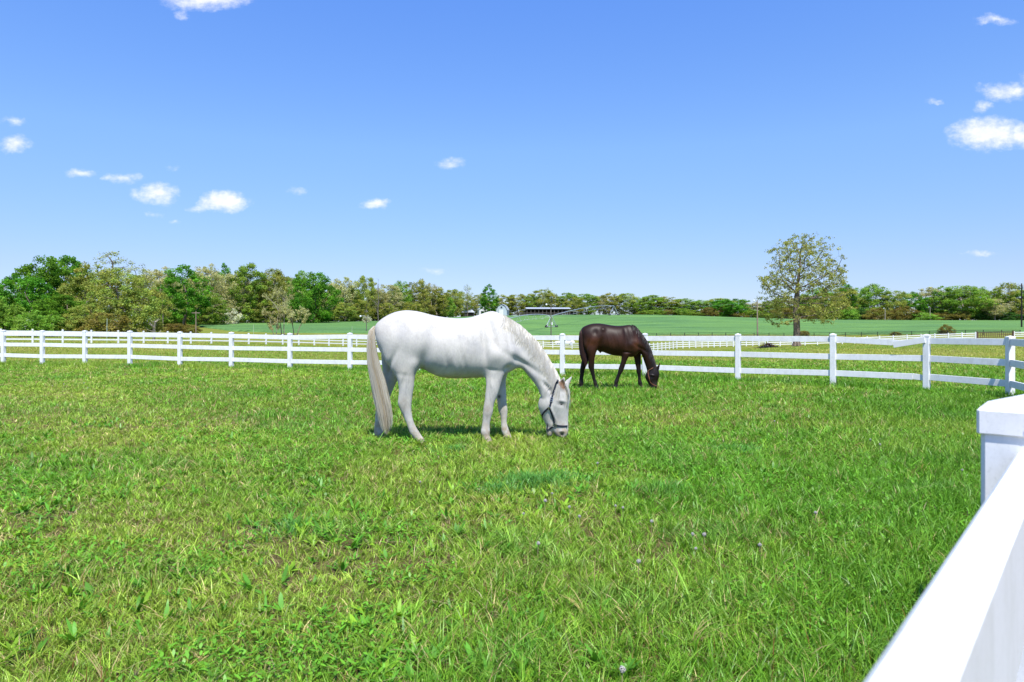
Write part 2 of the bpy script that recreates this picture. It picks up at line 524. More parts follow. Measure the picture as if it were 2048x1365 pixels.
c = mixc(nt, 0.8, c, ramp(nt, nb.outputs[0], [(0.35, (0.8, 0.85, 0.95)), (0.65, (1.2, 1.15, 0.95))]), 'MULTIPLY')
c = mixc(nt, 0.7, c, ramp(nt, nf.outputs[0], [(0.3, (0.7, 0.7, 0.7)), (0.7, (1.3, 1.3, 1.25))]), 'MULTIPLY')
# sprayer wheel tracks in pairs
sp = nn(nt, 'ShaderNodeSeparateXYZ'); nt.links.new(rot.outputs[0], sp.inputs[0])
wob = noise(nt, P, 0.012, 2); yy_ = math_node(nt, 'ADD', sp.outputs[1], math_node(nt, 'MULTIPLY', wob.outputs[0], 26))
ph = math_node(nt, 'FRACT', math_node(nt, 'DIVIDE', yy_, 36.0))
tr = math_node(nt, 'LESS_THAN', math_node(nt, 'ABSOLUTE', math_node(nt, 'SUBTRACT', math_node(nt, 'ABSOLUTE', math_node(nt, 'SUBTRACT', ph, 0.5)), 0.027)), 0.012)
c = mixc(nt, math_node(nt, 'MULTIPLY', tr, 0.55), c, (0.025, 0.06, 0.022))
nt.links.new(c, b.inputs['Base Color']); b.inputs['Roughness'].default_value = 0.9; b.inputs['Specular IOR Level'].default_value = 0.1
bp = nn(nt, 'ShaderNodeBump'); bp.inputs['Strength'].default_value = 1.0; bp.inputs['Distance'].default_value = 0.25
nt.links.new(nf.outputs[0], bp.inputs['Height']); nt.links.new(bp.outputs[0], b.inputs['Normal'])
tag(link_mesh('wheat_field', me, m), 'blue-green wheat field rising to the treeline', 'field', kind='structure')

# ------------------------------------------------------------------ grass
rng = np.random.default_rng(7)
def blades(x, y, z0, H, Wd, lean, col, tipcol, seg, az=None):
    """curved tapered blades; returns V, F(tris), C"""
    n = len(x)
    if az is None: az = rng.uniform(0, 2 * np.pi, n)
    fa = rng.uniform(0, 2 * np.pi, n)
    lx, ly = np.cos(az), np.sin(az); wx, wy = np.cos(fa), np.sin(fa)
    ts = np.linspace(0, 1, seg + 1)
    Vs = []; Cs = []
    for i, t in enumerate(ts):
        bend = lean * t ** 1.7
        cx = x + lx * H * bend; cy = y + ly * H * bend; cz = z0 + H * (t - 0.35 * lean * t * t)
        w = Wd * (1 - t) ** 0.7 if i > 0 else Wd * 0.75
        c = col * (1 - t)[..., None] + tipcol * t[..., None] if np.ndim(t) else col * (1 - t) + tipcol * t
        if i < seg:
            Vs += [np.stack([cx - wx * w / 2, cy - wy * w / 2, cz], -1), np.stack([cx + wx * w / 2, cy + wy * w / 2, cz], -1)]
            Cs += [c, c]
        else:
            Vs.append(np.stack([cx, cy, cz], -1)); Cs.append(c)
    k = len(Vs)
    V = np.stack(Vs, 1).reshape(-1, 3); C = np.stack(Cs, 1).reshape(-1, 3)
    base = (np.arange(n) * k)[:, None]
    loc = []
    for i in range(seg - 1):
        a = 2 * i
        loc += [(a, a + 1, a + 3), (a, a + 3, a + 2)]
    loc.append((2 * seg - 2, 2 * seg - 1, 2 * seg))
    F = (base[:, :, None] + np.array(loc)[None]).reshape(-1, 3)
    return V, F, C

def leaves(x, y, z, az, pitch, L, Wd, col, droop):
    """broad leaves: 6-vertex ovals bent along their length, pointing along az"""
    n = len(x)
    dx_, dy_ = np.cos(az), np.sin(az); sx, sy = -dy_, dx_
    prof = [(0.0, 0.12), (0.38, 1.0), (0.75, 0.75), (1.0, 0.0)]
    Vs = []
    for t, w in prof:
        r = L * t * np.cos(pitch); h = z + L * (t * np.sin(pitch) - droop * t * t)
        for s in ((-1, 1) if w > 0 else (0,)):
            Vs.append(np.stack([x + dx_ * r + sx * s * Wd * w / 2, y + dy_ * r + sy * s * Wd * w / 2, h], -1))
    V = np.stack(Vs, 1).reshape(-1, 3)
    F = ((np.arange(n) * 7)[:, None, None] + np.array([(0, 1, 3), (0, 3, 2), (2, 3, 5), (2, 5, 4), (4, 5, 6)])[None]).reshape(-1, 3)
    C = np.repeat(col, 7, 0)
    return V, F, C

def scatter(n, y0, y1, p, lat=0.80, ex=0.7):
    """n points with depth density y**(1-p) over the view wedge plus a margin"""
    t = rng.random(n)
    e = 2 - p
    y = (y0 ** e + t * (y1 ** e - y0 ** e)) ** (1 / e)
    x = rng.uniform(-1, 1, n) * (lat * y + ex)
    return x, y

def join(parts):
    V = []; F = []; C = []; o = 0
    for v, f, c in parts:
        V.append(v); F.append(f + o); C.append(c); o += len(v)
    return np.concatenate(V), np.concatenate(F), np.concatenate(C)

FENCE_X = [-30, -19.75, -7.7, 1.6, 8.0, 10.4]; FENCE_Y = [28.5, 26.3, 23.6, 20.8, 16.9, 14.2]
def grass_tone(x, y):
    n1 = fbm(x, y, 0.45, 11, 3); n2 = fbm(x, y, 1.7, 21, 2); n3 = fbm(x, y, 0.16, 31, 2)
    return n1, n2, n3
def grass_cols(x, y, dry_bias=0.0):
    n = len(x)
    n1, n2, n3 = grass_tone(x, y)
    left = np.clip((-x / np.maximum(y, 3) - 0.05) * 1.3, 0, 0.6)          # the left of the paddock is grazed shorter and drier
    mix = np.clip((n1 - 0.44) * 2.2 + left * 0.5 + dry_bias + rng.normal(0, .16, n), 0, 1)[:, None]
    lush = np.array([0.145, 0.350, 0.026]); yel = np.array([0.330, 0.475, 0.060])
    c = lush * (1 - mix) + yel * mix
    blue = np.clip((n2 - 0.62) * 4, 0, .7)[:, None] * 0.6
    c = c * (1 - blue) + np.array([0.13, 0.32, 0.055]) * blue
    dry = (rng.random(n) < np.clip(0.025 + 0.16 * np.clip(n3 - 0.5, 0, 1) + 0.10 * left + 0.22 * np.clip(n1 - 0.66, 0, 1) + dry_bias * .15, 0, .5))
    c[dry] = np.array([0.52, 0.44, 0.19]) * rng.uniform(.65, 1.15, (dry.sum(), 1))
    c *= rng.uniform(0.62, 1.32, (n, 1))
    return c

parts = []
# near and middle turf
for (n, y0, y1, p, seg, wmul, per, spread) in ((120000, 0.85, 2.8, 0.6, 3, .80, 9, .016), (380000, 2.8, 9.5, 1.15, 3, .82, 8, .022), (360000, 9.5, 29.0, 1.25, 2, .9, 6, .05)):
    nt_ = n // per
    tx, ty = scatter(nt_, y0, y1, p)
    n1, n2, n3 = grass_tone(tx, ty)
    bare = np.clip((fbm(tx, ty, 1.1, 77, 3) - 0.545) * 5, 0, .92) * np.clip(1.3 - ty / 6, 0, 1)
    keep = (rng.random(nt_) > bare)
    tx, ty, n1, n2, n3 = tx[keep], ty[keep], n1[keep], n2[keep], n3[keep]
    nt_ = len(tx)
    tcol = grass_cols(tx, ty)
    tH = (0.044 + 0.068 * n2 + 0.034 * (1 - n1)) * rng.lognormal(-.05, .30, nt_) * np.interp(ty, [1, 4, 9, 28], [0.9, .95, 0.95, 1.05])
    tH *= 1 - 0.38 * np.clip((-tx / np.maximum(ty, 3)), 0, .75)
    taz = rng.uniform(0, 6.283, nt_); tl = rng.uniform(0.0, 0.9, nt_)
    R_ = lambda a: np.repeat(a, per, 0)
    n = nt_ * per
    oa = rng.uniform(0, 6.283, n); orr = np.abs(rng.normal(0, spread, n)) * R_(rng.uniform(.5, 1.5, nt_))
    x = R_(tx) + orr * np.cos(oa); y = R_(ty) + orr * np.sin(oa)
    H = R_(tH) * rng.uniform(.55, 1.2, n)
    Wd = (0.0044 + 0.00078 * y) * rng.uniform(0.65, 1.5, n) * wmul * R_(rng.uniform(.75, 1.35, nt_))
    c = R_(tcol) * rng.uniform(.68, 1.28, (n, 1)) * R_(rng.uniform(.8, 1.2, (nt_, 1)))
    dd = rng.random(n) < .05; c[dd] = np.array([.50, .42, .18]) * rng.uniform(.6, 1.1, (dd.sum(), 1))
    az_ = np.where(rng.random(n) < .5, oa, R_(taz))
    parts.append(blades(x, y, np.zeros(n) - 0.004, H, Wd, rng.uniform(.1, .7, n) + R_(tl) * .7, c * 0.93, c * np.array([1.15, 1.08, 1.0]), seg, az_))
# the long fringe along the fence foot
n = 26000
t = rng.random(n); fx = np.interp(t, np.linspace(0, 1, 6), FENCE_X); x = rng.uniform(-22, 11.5, n); y = np.interp(x, FENCE_X, FENCE_Y) + rng.normal(0, .22, n)
H = rng.uniform(.08, .22, n) * (0.55 + 0.8 * vnoise(x, y, 1.3, 3)); c = grass_cols(x, y, -0.1) * .95
parts.append(blades(x, y, np.zeros(n), H, rng.uniform(.012, .026, n), rng.uniform(.1, .8, n), c, c, 2))
# the rank strip beside the near fence at the right
n = 46000
s = rng.random(n) ** 0.8
x = 0.2 + s * 10.0 - np.abs(rng.normal(0, .55 + 1.0 * s, n)); y = 0.4 + s * 13.3 + rng.normal(0, .35, n)
H = rng.uniform(.07, .20, n) * (0.6 + .7 * vnoise(x, y, 1.1, 4)); c = grass_cols(x, y, -0.05) * np.array([.92, .90, .95])
parts.append(blades(x, y, np.zeros(n), H, (0.005 + .0009 * y) * rng.uniform(.7, 1.5, n), rng.uniform(.1, 1.0, n), c, c, 3))
# one lush blue-green tuft and a few lesser ones
for (px, py, r, hh, nb_) in ((1060, 970, .45, .14, 1000), (1125, 962, .30, .12, 400), (1000, 985, .3, .11, 300), (590, 1060, .36, .11, 350), (1480, 905, .5, .12, 800), (905, 905, .3, .11, 400), (1330, 985, .4, .11, 500)):
    d = CAM_H * FPX / (py - HOR); cx0 = (px - 1024) / FPX * d
    a = rng.uniform(0, 6.283, nb_); rr = r * np.abs(rng.normal(0, .62, nb_))
    x = cx0 + rr * np.cos(a) * 1.3; y = d + rr * np.sin(a)
    c = np.array([0.115, 0.315, 0.055]) * rng.uniform(.65, 1.35, (nb_, 1))
    parts.append(blades(x, y, np.zeros(nb_), hh * rng.uniform(.6, 1.15, nb_) * np.clip(1 - .35 * (rr / r) ** 2, .3, 1), rng.uniform(.006, .013, nb_), rng.uniform(.2, 1.0, nb_), c, c * 1.15, 3))
# dead straw lying in the turf
n = 30000
x, y = scatter(n, 0.9, 12, 0.9); k = rng.random(n) < .22 + 1.6 * np.clip(fbm(x, y, 1.1, 77, 3) - .45, 0, 1); x, y = x[k], y[k]; n = len(x)
c = np.array([0.46, 0.37, 0.19]) * rng.uniform(.6, 1.2, (n, 1))
parts.append(blades(x, y, rng.uniform(0.0, .04, n), rng.uniform(.03, .09, n), (.0022 + .0005 * y) * rng.uniform(.7, 1.5, n), rng.uniform(1.2, 3.2, n), c, c, 3))
# reddish sorrel stalks
n = 2200
x, y = scatter(n, 1.2, 9, 1.0); k = vnoise(x, y, .9, 55) > .58; x, y = x[k], y[k]; n = len(x)
c = np.array([0.30, 0.12, 0.05]) * rng.uniform(.6, 1.3, (n, 1))
parts.append(blades(x, y, np.zeros(n), rng.uniform(.08, .18, n), np.full(n, .0045), rng.uniform(.05, .4, n), c, c, 2))
V, F, C = join(parts)
o = link_mesh('grass', fast_mesh('grass', V, F, C), M_grass)
tag(o, 'bright green paddock grass with dry tan blades', 'grass', kind='stuff')

# broad-leaved weeds between the grass: plantain, dandelion and clover leaves
parts = []
n = 3600
x, y = scatter(n, 1.0, 11, 1.05); k = (fbm(x, y, .8, 41, 2) + .22 * np.clip(x / np.maximum(y, 2), -.3, .5) + .1 * (y < 3.5)) > .52; x, y = x[k], y[k]; n = len(x)
nl = 8
X = np.repeat(x, nl) ; Y = np.repeat(y, nl); az = rng.uniform(0, 6.283, n * nl); sz = np.repeat(rng.uniform(.6, 1.3, n), nl)
tone = np.repeat(rng.uniform(.75, 1.25, n), nl)[:, None]
c = np.array([0.105, 0.295, 0.026]) * tone * rng.uniform(.85, 1.2, (n * nl, 1))
yl = np.repeat(rng.random(n) < .35, nl); c[yl] = c[yl] * np.array([1.9, 1.25, .9])
parts.append(leaves(X, Y, np.full(n * nl, .012), az, rng.uniform(.35, 1.15, n * nl), rng.uniform(.05, .12, n * nl) * sz, rng.uniform(.010, .024, n * nl) * sz, c, rng.uniform(.05, .45, n * nl)))
n = 62000
x, y = scatter(n, 0.9, 9.5, 1.0); k = fbm(x, y, .7, 61, 3) + .22 * np.clip(x / np.maximum(y, 2), -.4, .5) + .05 * (y < 2.6) > .53; x, y = x[k], y[k]; n = len(x)
c = np.array([0.135, 0.345, 0.026]) * rng.uniform(.6, 1.35, (n, 1))
parts.append(leaves(x, y, rng.uniform(.02, .075, n), rng.uniform(0, 6.283, n), rng.uniform(-.3, .9, n), rng.uniform(.016, .045, n) + .0012 * y, rng.uniform(.007, .016, n) + .0008 * y, c, rng.uniform(0, .3, n)))
V, F, C = join(parts)
o = link_mesh('broadleaf_weeds', fast_mesh('broadleaf_weeds', V, F, C), M_grass)
tag(o, 'broad plantain, dandelion and clover leaves among the paddock grass', 'weeds', kind='stuff')

# dandelion clocks
M_clock = simple_mat('seed_fluff', (.36, .345, .31), .9, .3, 60); M_stem = simple_mat('pale_stem', (.30, .26, .12), .7, .2, 5)
proto_d = None
for (px, py) in ((1232, 1008), (1246, 1014), (1304, 1046), (1104, 984), (1092, 1010), (1046, 1024), (1138, 1018), (1158, 1034), (1386, 1070), (1409, 1078), (1392, 1094), (1630, 1030), (1518, 1094), (1246, 1352), (840, 962), (1078, 1092), (1278, 1132), (1740, 880), (1760, 892), (1925, 940), (105, 772), (128, 770), (168, 768), (176, 776), (1550, 846), (1196, 928)):
    d = (CAM_H - .12) * FPX / (py - HOR); x = (px - 1024) / FPX * d
    if proto_d is None:
        e_ = empty('dandelion_clock', (x, d, 0), 'pale dandelion clock on a thin stem in the paddock grass', 'dandelion', 'dandelion clocks in the grass')
        b = MB(); b.tube([(0, 0, 0), (.008, .004, .06), (.004, .002, .125)], [.0026, .0022, .002], 5)
        me = bpy.data.meshes.new('stem'); me.from_pydata(b.V, [], b.F); me.materials.append(M_stem)
        r0 = np.random.default_rng(2); b = MB()
        for q in range(90):
            v = r0.normal(0, 1, 3); v /= np.linalg.norm(v); v = Vector(v); c_ = Vector((.004, .002, .132)); p_ = c_ + v * r0.uniform(.006, .0125); t_ = v.orthogonal().normalized() * .0030; u_ = v.cross(t_)
            b.add([c_ + v * .004, p_ + t_, p_ + u_, p_ - t_, p_ - u_], [(0, 1, 2), (0, 2, 3), (0, 3, 4), (0, 4, 1), (1, 2, 3, 4)])
        m2 = bpy.data.meshes.new('seed_head'); m2.from_pydata(b.V, [], b.F); m2.materials.append(M_clock)
        for nm_, q in (('stem', me), ('seed_head', m2)):
            o = bpy.data.objects.new(nm_, q); COL.objects.link(o); o.parent = e_
        proto_d = e_
    else:
        e_ = proto_d.copy(); COL.objects.link(e_); e_.location = (x, d, 0)
        for ch in proto_d.children:
            o = ch.copy(); COL.objects.link(o); o.parent = e_
    e_.rotation_euler.z = rng.uniform(0, 6.28); e_.scale = [rng.uniform(.75, 1.15)] * 3

# rough grass of the pasture behind the fence
n = 150000
x, y = scatter(n, 20.0, 105, 1.55, 0.80, 2)
k = y > np.interp(x, FENCE_X + [80], FENCE_Y + [14.2]) + .3
x, y = x[k], y[k]; n = len(x)
n1 = fbm(x, y, .12, 91, 3)
mix = np.clip((n1 - .36) * 2.6 + rng.normal(0, .2, n), 0, 1)[:, None]
c = np.array([0.19, 0.34, 0.035]) * (1 - mix) + np.array([0.42, 0.41, 0.08]) * mix
dr = rng.random(n) < .10 + .25 * np.clip(n1 - .5, 0, 1) ; c[dr] = np.array([.40, .33, .13])
c *= rng.uniform(.75, 1.25, (n, 1))
H = rng.uniform(.06, .14, n); Wd = (.012 + .0009 * y) * rng.uniform(.7, 1.4, n)
V, F, C = blades(x, y, ground_z(x, y) - .01, H, Wd, rng.uniform(.2, 1.2, n), c, c, 1)
o = link_mesh('pasture_grass', fast_mesh('pasture_grass', V, F, C), M_grass)
tag(o, 'yellow-green rough grass of the pasture behind the white fence', 'grass', kind='stuff')

# ------------------------------------------------------------------ white paddock fence (the near one)
# posts in metres, from the far left round to beside the camera
POSTS = []
for (px, d, top) in ((-215, 27.2, 1.34), (-140, 26.9, 1.34), (-66, 26.6, 1.35), (7, 26.3, 1.352), (85, 26.0, 1.34), (170, 25.7, 1.335), (260, 25.3, 1.33), (360, 24.8, 1.30),
                     (463, 24.2, 1.285), (580, 23.6, 1.255), (700, 22.9, 1.27), (838, 22.1, 1.26), (978, 21.4, 1.26), (1125, 20.6, 1.27),
                     (1290, 19.5, 1.285), (1476, 18.3, 1.285), (1666, 16.9, 1.300), (1853, 15.6, 1.295), (2020, 14.2, 1.275)):
    POSTS.append(((px - 1024) / FPX * d, d, top))
POSTS += [(9.25, 11.9, 1.30), (8.05, 9.95, 1.31), (6.72, 8.12, 1.32), (5.30, 6.35, 1.33), (3.83, 4.62, 1.33), (2.31, 2.87, 1.335), (0.822, 1.075, 1.346), (-0.752, -0.765, 1.345), (-2.3, -2.6, 1.345)]
fence = empty('paddock_fence', (0, 20, 0), 'white vinyl three-rail fence right round the paddock, nearest of the white fences', 'fence')
fence_off = Vector((0, 20, 0))

def post_mesh(x, y, top, ang, w=0.127, cap=True):
    rot = Matrix.Rotation(ang, 3, 'Z')
    b = MB()
    H = top - 0.05 + 0.25
    h = w / 2
    k = 0.006
    prof = [(-h + k, -h), (h - k, -h), (h, -h + k), (h, h - k), (h - k, h), (-h + k, h), (-h, h - k), (-h, -h + k)]
    V = [Vector((x, y, z)) + rot @ Vector((p, q, 0)) for z in (-0.25, top - 0.05) for p, q in prof]
    n = 8
    b.add(V, [(i, (i + 1) % n, n + (i + 1) % n, n + i) for i in range(n)] + [tuple(range(n, 2 * n))])
    c = MB()
    g = h + 0.005
    def ring(z, e, k=0.004):
        return [Vector((x, y, z)) + rot @ Vector((p, q, 0)) for p, q in [(-e + k, -e), (e - k, -e), (e, -e + k), (e, e - k), (e - k, e), (-e + k, e), (-e, e - k), (-e, -e + k)]]
    rings = [ring(top - 0.062, g - .0015), ring(top - 0.0605, g), ring(top - 0.026, g), ring(top - 0.022, g - .003), ring(top - 0.004, 0.016, 0.003), ring(top, 0.006, .001)]
    V = [v for r_ in rings for v in r_]
    F = [(j * n + i, j * n + (i + 1) % n, (j + 1) * n + (i + 1) % n, (j + 1) * n + i) for j in range(len(rings) - 1) for i in range(n)]
    F += [tuple(reversed(range(n))), tuple(range((len(rings) - 1) * n, len(rings) * n))]
    c.add(V, F)
    return b, c

RAILS = (0.075, 0.495, 0.915)       # rail tops below the post top
RH, RW = 0.140, 0.038
for i, (x, y, top) in enumerate(POSTS):
    a = Vector(POSTS[max(i - 1, 0)][:2]); c_ = Vector(POSTS[min(i + 1, len(POSTS) - 1)][:2])
    t = c_ - a
    ang = math.atan2(t.y, t.x)
    pb, cb = post_mesh(x, y, top, ang)
    p = pb.build('post', M_vinyl, fence)
    cb.build('cap', M_vinyl, p)
    if i == len(POSTS) - 3:                     # the screw in the nearest cap
        rot = Matrix.Rotation(ang, 3, 'Z')
        q = Vector((x, y, top - 0.044)); nrm = rot @ Vector((1, 0, 0))
        f = q + nrm * 0.0705 + rot @ Vector((0, 0.0, 0))
        sb = MB(); sb.tube([f - nrm * .004, f + nrm * .0022, f + nrm * .003], [.0048, .0048, .0032], 12)
        sb.build('screw', M_metal, p)
for i in range(len(POSTS) - 1):
    A = POSTS[i]; B = POSTS[i + 1]
    for k, dz in enumerate(RAILS):
        p0 = Vector((A[0], A[1], A[2] - dz - RH / 2)); p1 = Vector((B[0], B[1], B[2] - dz - RH / 2))
        t = (p1 - p0).normalized()
        broken = abs(A[1] - 16.9) < .01
        q0, q1 = p0 + t * 0.03, p1 - t * 0.03
        jig = 0.012 * math.sin(i * 2.3 + k * 1.7)
        q1 = q1 + Vector((0, 0, jig)); q0 = q0 + Vector((0, 0, 0.012 * math.sin((i - 1) * 2.3 + k * 1.7)))
        mb = MB()
        if broken and k == 0:
            # this rail has snapped: the long piece sags, a loose stub hangs off the next post
            mid = p0.lerp(p1, 0.72)
            mb.beam(q0, mid + Vector((0, 0, -0.065)), RW, RH, 0.003)
            r_ = mb.build('rail', M_vinyl, fence)
            r_['label'] = 'snapped top rail sagging before the loose stub'
            m2 = MB(); m2.beam(p0.lerp(p1, 0.665) + Vector((-.035, -.055, -0.11)), p1 + Vector((-.07, -.045, 0.015)), RW, RH, 0.003)
            s_ = m2.build('rail', M_vinyl_old, fence)
            s_['label'] = 'loose broken stub of top rail, tilted'
            continue
        if broken and k == 2:
            mid = p0.lerp(p1, 0.86)
            mb.beam(q0, mid, RW, RH, 0.003)
            mb.build('rail', M_vinyl, fence)
            m2 = MB(); m2.beam(mid + Vector((0.01, .015, 0.008)), q1 + Vector((0, .015, -0.03)), RW, RH * .93, 0.003)
            s_ = m2.build('rail', M_vinyl_old, fence); s_['label'] = 'short weathered patch of bottom rail beside the post'
            continue
        mb.beam(q0, q1, RW, RH, 0.003 if A[1] > 4 else 0.0045)
        mb.build('rail', M_vinyl, fence)

# ------------------------------------------------------------------ the fences farther out
def run_fence(name, pts, label, mat=M_vinyl, post_h=1.25, pw=0.127, rails=(1.16, 0.80, 0.42), rh=0.14, rw=0.04, space=2.44, group=None, capped=True):
    """posts every `space` metres along pts [(px, depth)], rails that follow them"""
    P = [gat(px, d) for px, d in pts]
    L = [0]
    for a, b in zip(P, P[1:]): L.append(L[-1] + (Vector((b.x, b.y)) - Vector((a.x, a.y))).length)
    n = max(1, round(L[-1] / space))
    Q = []
    for i in range(n + 1):
        s = L[-1] * i / n
        x = float(np.interp(s, L, [p.x for p in P])); y = float(np.interp(s, L, [p.y for p in P]))
        Q.append(Vector((x, y, gz(x, y))))
    root = empty(name, Q[len(Q) // 2].copy(), label, 'fence', group)
    for i, q in enumerate(Q):
        t = Q[min(i + 1, n)] - Q[max(i - 1, 0)]
        b = MB()
        ang = math.atan2(t.y, t.x)
        b.box(q + Vector((0, 0, (post_h - .3) / 2)), (pw, pw, post_h + .3), ang)
        p = b.build('post', mat, root)
        if capped:
            c = MB()
            rot = Matrix.Rotation(ang, 3, 'Z'); e = pw / 2 + .012
            V = [q + Vector((0, 0, z)) + rot @ Vector((sx * w_, sy * w_, 0)) for z, w_ in ((post_h - .01, e), (post_h + .03, e), (post_h + .075, .01)) for sx, sy in ((-1, -1), (1, -1), (1, 1), (-1, 1))]
            c.add(V, [(j * 4 + k, j * 4 + (k + 1) % 4, j * 4 + 4 + (k + 1) % 4, j * 4 + 4 + k) for j in (0, 1) for k in range(4)] + [(3, 2, 1, 0), (8, 9, 10, 11)])
            c.build('cap', mat, p)
    for h in rails:
        b = MB()
        for a, c_ in zip(Q, Q[1:]):
            b.beam(a + Vector((0, 0, h - rh / 2)), c_ + Vector((0, 0, h - rh / 2)), rw, rh)
        b.build('rail', mat, root)
    return root, Q

run_fence('pasture_fence', [(-330, 60), (0, 64), (200, 69.5), (390, 76.5), (560, 86), (735, 98), (900, 112)],
          'white three-rail fence across the pasture, second fence from the horses at the left', pw=0.15)
run_fence('pasture_fence', [(900, 116), (1040, 127), (1130, 134), (1215, 128), (1290, 112)],
          'low-lying white fence in front of the parked white car', pw=0.15)
run_fence('pasture_fence', [(1290, 112), (1355, 124), (1440, 131), (1530, 137)],
          'white fence climbing the dip between the brown horse and the brush pile', pw=0.17, space=1.75, rh=.16)
run_fence('pasture_fence', [(1535, 133), (1640, 133), (1760, 133), (1860, 131), (1951, 130)],
          'white fence behind the lone oak, ending at the farm gate', pw=0.17, rh=.16)
run_fence('pasture_fence', [(2028, 131), (2110, 131), (2200, 131)],
          'white fence beyond the farm gate at the right edge', pw=0.17, rh=.16)
run_fence('black_board_fence', [(1225, 168), (1320, 165), (1480, 168), (1640, 166), (1760, 163), (1900, 156), (2040, 152)],
          'dark board fence along the foot of the wheat field', M_black, 1.12, 0.12, (1.08, 0.75, 0.42), 0.09, 0.05, 3.6, capped=False)
# farm gate of brown pipe and pickets
q0 = gat(1954, 130); q1 = gat(2026, 130.5)
M_rust = simple_mat('brown_gate_wood', (0.10, 0.065, 0.04), 0.8, .3, 3)
gate = empty('farm_gate', (q0 + q1) / 2, 'brown picketed farm gate between two white fence runs', 'gate')
up = Vector((0, 0, 1))
b = MB()
for h in (.25, .7, 1.2): b.beam(q0 + up * h, q1 + up * h, .05, .12)
b.build('gate_rail', M_rust, gate)
b = MB()
for i in range(17):
    p = q0.lerp(q1, (i + .5) / 17); b.box(p + up * .72, (.1, .04, 1.1))
b.build('picket', M_rust, gate)
for p in (q0, q1):
    b = MB(); b.box(p + up * .65, (.2, .2, 1.6)); b.build('gate_post', M_rust, gate)

# ------------------------------------------------------------------ horses
def crom(P, sub):
    """Catmull-Rom resample of rows"""
    P = np.asarray(P, float); n = len(P); out = []
    for i in range(n - 1):
        p0 = P[max(i - 1, 0)]; p1 = P[i]; p2 = P[i + 1]; p3 = P[min(i + 2, n - 1)]
        for k in range(sub):
            t = k / sub
            out.append(0.5 * ((2 * p1) + (-p0 + p2) * t + (2 * p0 - 5 * p1 + 4 * p2 - p3) * t ** 2 + (-p0 + 3 * p1 - 3 * p2 + p3) * t ** 3))
    out.append(P[-1])
    return np.array(out)

def loft(rings, n=28, sub=4, box=0.88):
    """rings: (A.x, A.z, B.x, B.z, half width, lateral centre, narrowing towards A) -> closed tube"""
    Q = crom(rings, sub)
    th = np.linspace(0, 2 * np.pi, n, endpoint=False)
    c = np.cos(th); s = np.sin(th); sg = np.sign(s) * np.abs(s) ** box
    V = []
    e = [0.0, 0.45, 0.8]
    rows = [(Q[0], k) for k in (0.45, 0.8)] + [(q, 1.0) for q in Q] + [(Q[-1], k) for k in (0.8, 0.45)]
    m = len(rows)
    for j, (q, k) in enumerate(rows):
        ax, az, bx, bz, hw, yc, nar = q
        C = np.array([(ax + bx) / 2, (az + bz) / 2]); H = np.array([(ax - bx) / 2, (az - bz) / 2]) * k
        # rounded ends
        perp = np.array([-(H[1]), H[0]]); L = np.linalg.norm(perp) + 1e-9; perp /= L
        off = 0
        x = C[0] + H[0] * c; z = C[1] + H[1] * c; y = yc + hw * k * sg * (1 - nar * c)
        V.append(np.stack([x, y, z], -1))
    V = np.concatenate(V)
    F = []
    for j in range(m - 1):
        for i in range(n):
            F.append((j * n + i, j * n + (i + 1) % n, (j + 1) * n + (i + 1) % n, (j + 1) * n + i))
    F.append(tuple(reversed(range(n)))); F.append(tuple(range((m - 1) * n, m * n)))
    return V, F

class Trace:
    """side-view measurements (in a zoomed print of the photo) to metres at a depth"""
    def __init__(s, ox, oy, k, d): s.ox, s.oy, s.k, s.d = ox, oy, k, d
    def __call__(s, zx, zy, d=None):
        d = d or s.d
        return ((s.ox + zx / s.k - 1024) / FPX * d, CAM_H - (s.oy + zy / s.k - HOR) / FPX * d)
    def ring(s, r, d=None):
        ax, ay, bx, by, hw, yc = r[:6]; nar = r[6] if len(r) > 6 else 0.0
        A = s(ax, ay, d); B = s(bx, by, d)
        return (A[0], A[1], B[0], B[1], hw, yc, nar)

def fuse(name, lofts, voxel, smooth_it, mat):
    V = []; F = []
    for v, f in lofts:
        b = len(V); V += [tuple(p) for p in v]; F += [tuple(i + b for i in q) for q in f]
    me = bpy.data.meshes.new('tmp'); me.from_pydata(V, [], F)
    bm = bmesh.new(); bm.from_mesh(me)
    bmesh.ops.recalc_face_normals(bm, faces=bm.faces); bm.to_mesh(me); bm.free()
    o = bpy.data.objects.new('tmp', me); COL.objects.link(o)
    r_ = o.modifiers.new('r', 'REMESH'); r_.mode = 'VOXEL'; r_.voxel_size = voxel; r_.adaptivity = 0
    sm = o.modifiers.new('s', 'SMOOTH'); sm.factor = 0.5; sm.iterations = smooth_it
    dg = bpy.context.evaluated_depsgraph_get()
    ev = o.evaluated_get(dg)
    out = bpy.data.meshes.new_from_object(ev)
    bpy.data.objects.remove(o); bpy.data.meshes.remove(me)
    out.name = name
    # keep only the outer skin
    bm = bmesh.new(); bm.from_mesh(out)
    bm.verts.ensure_lookup_table()
    seen = set(); best = []
    for v in bm.verts:
        if v.index in seen: continue
        st = [v]; comp = []; seen.add(v.index)
        while st:
            a = st.pop(); comp.append(a)
            for e in a.link_edges:
                w = e.other_vert(a)
                if w.index not in seen: seen.add(w.index); st.append(w)
        if len(comp) > len(best): best = comp
    keep = set(v.index for v in best)
    bmesh.ops.delete(bm, geom=[v for v in bm.verts if v.index not in keep], context='VERTS')
    bm.to_mesh(out); bm.free()
    out.polygons.foreach_set('use_smooth', [True] * len(out.polygons))
    out.materials.clear(); out.materials.append(mat)
    return out

def mesh_np(me):
    V = np.empty(len(me.vertices) * 3); me.vertices.foreach_get('co', V)
    N = np.empty(len(me.vertices) * 3); me.vertex_normals.foreach_get('vector', N)
    return V.reshape(-1, 3), N.reshape(-1, 3)

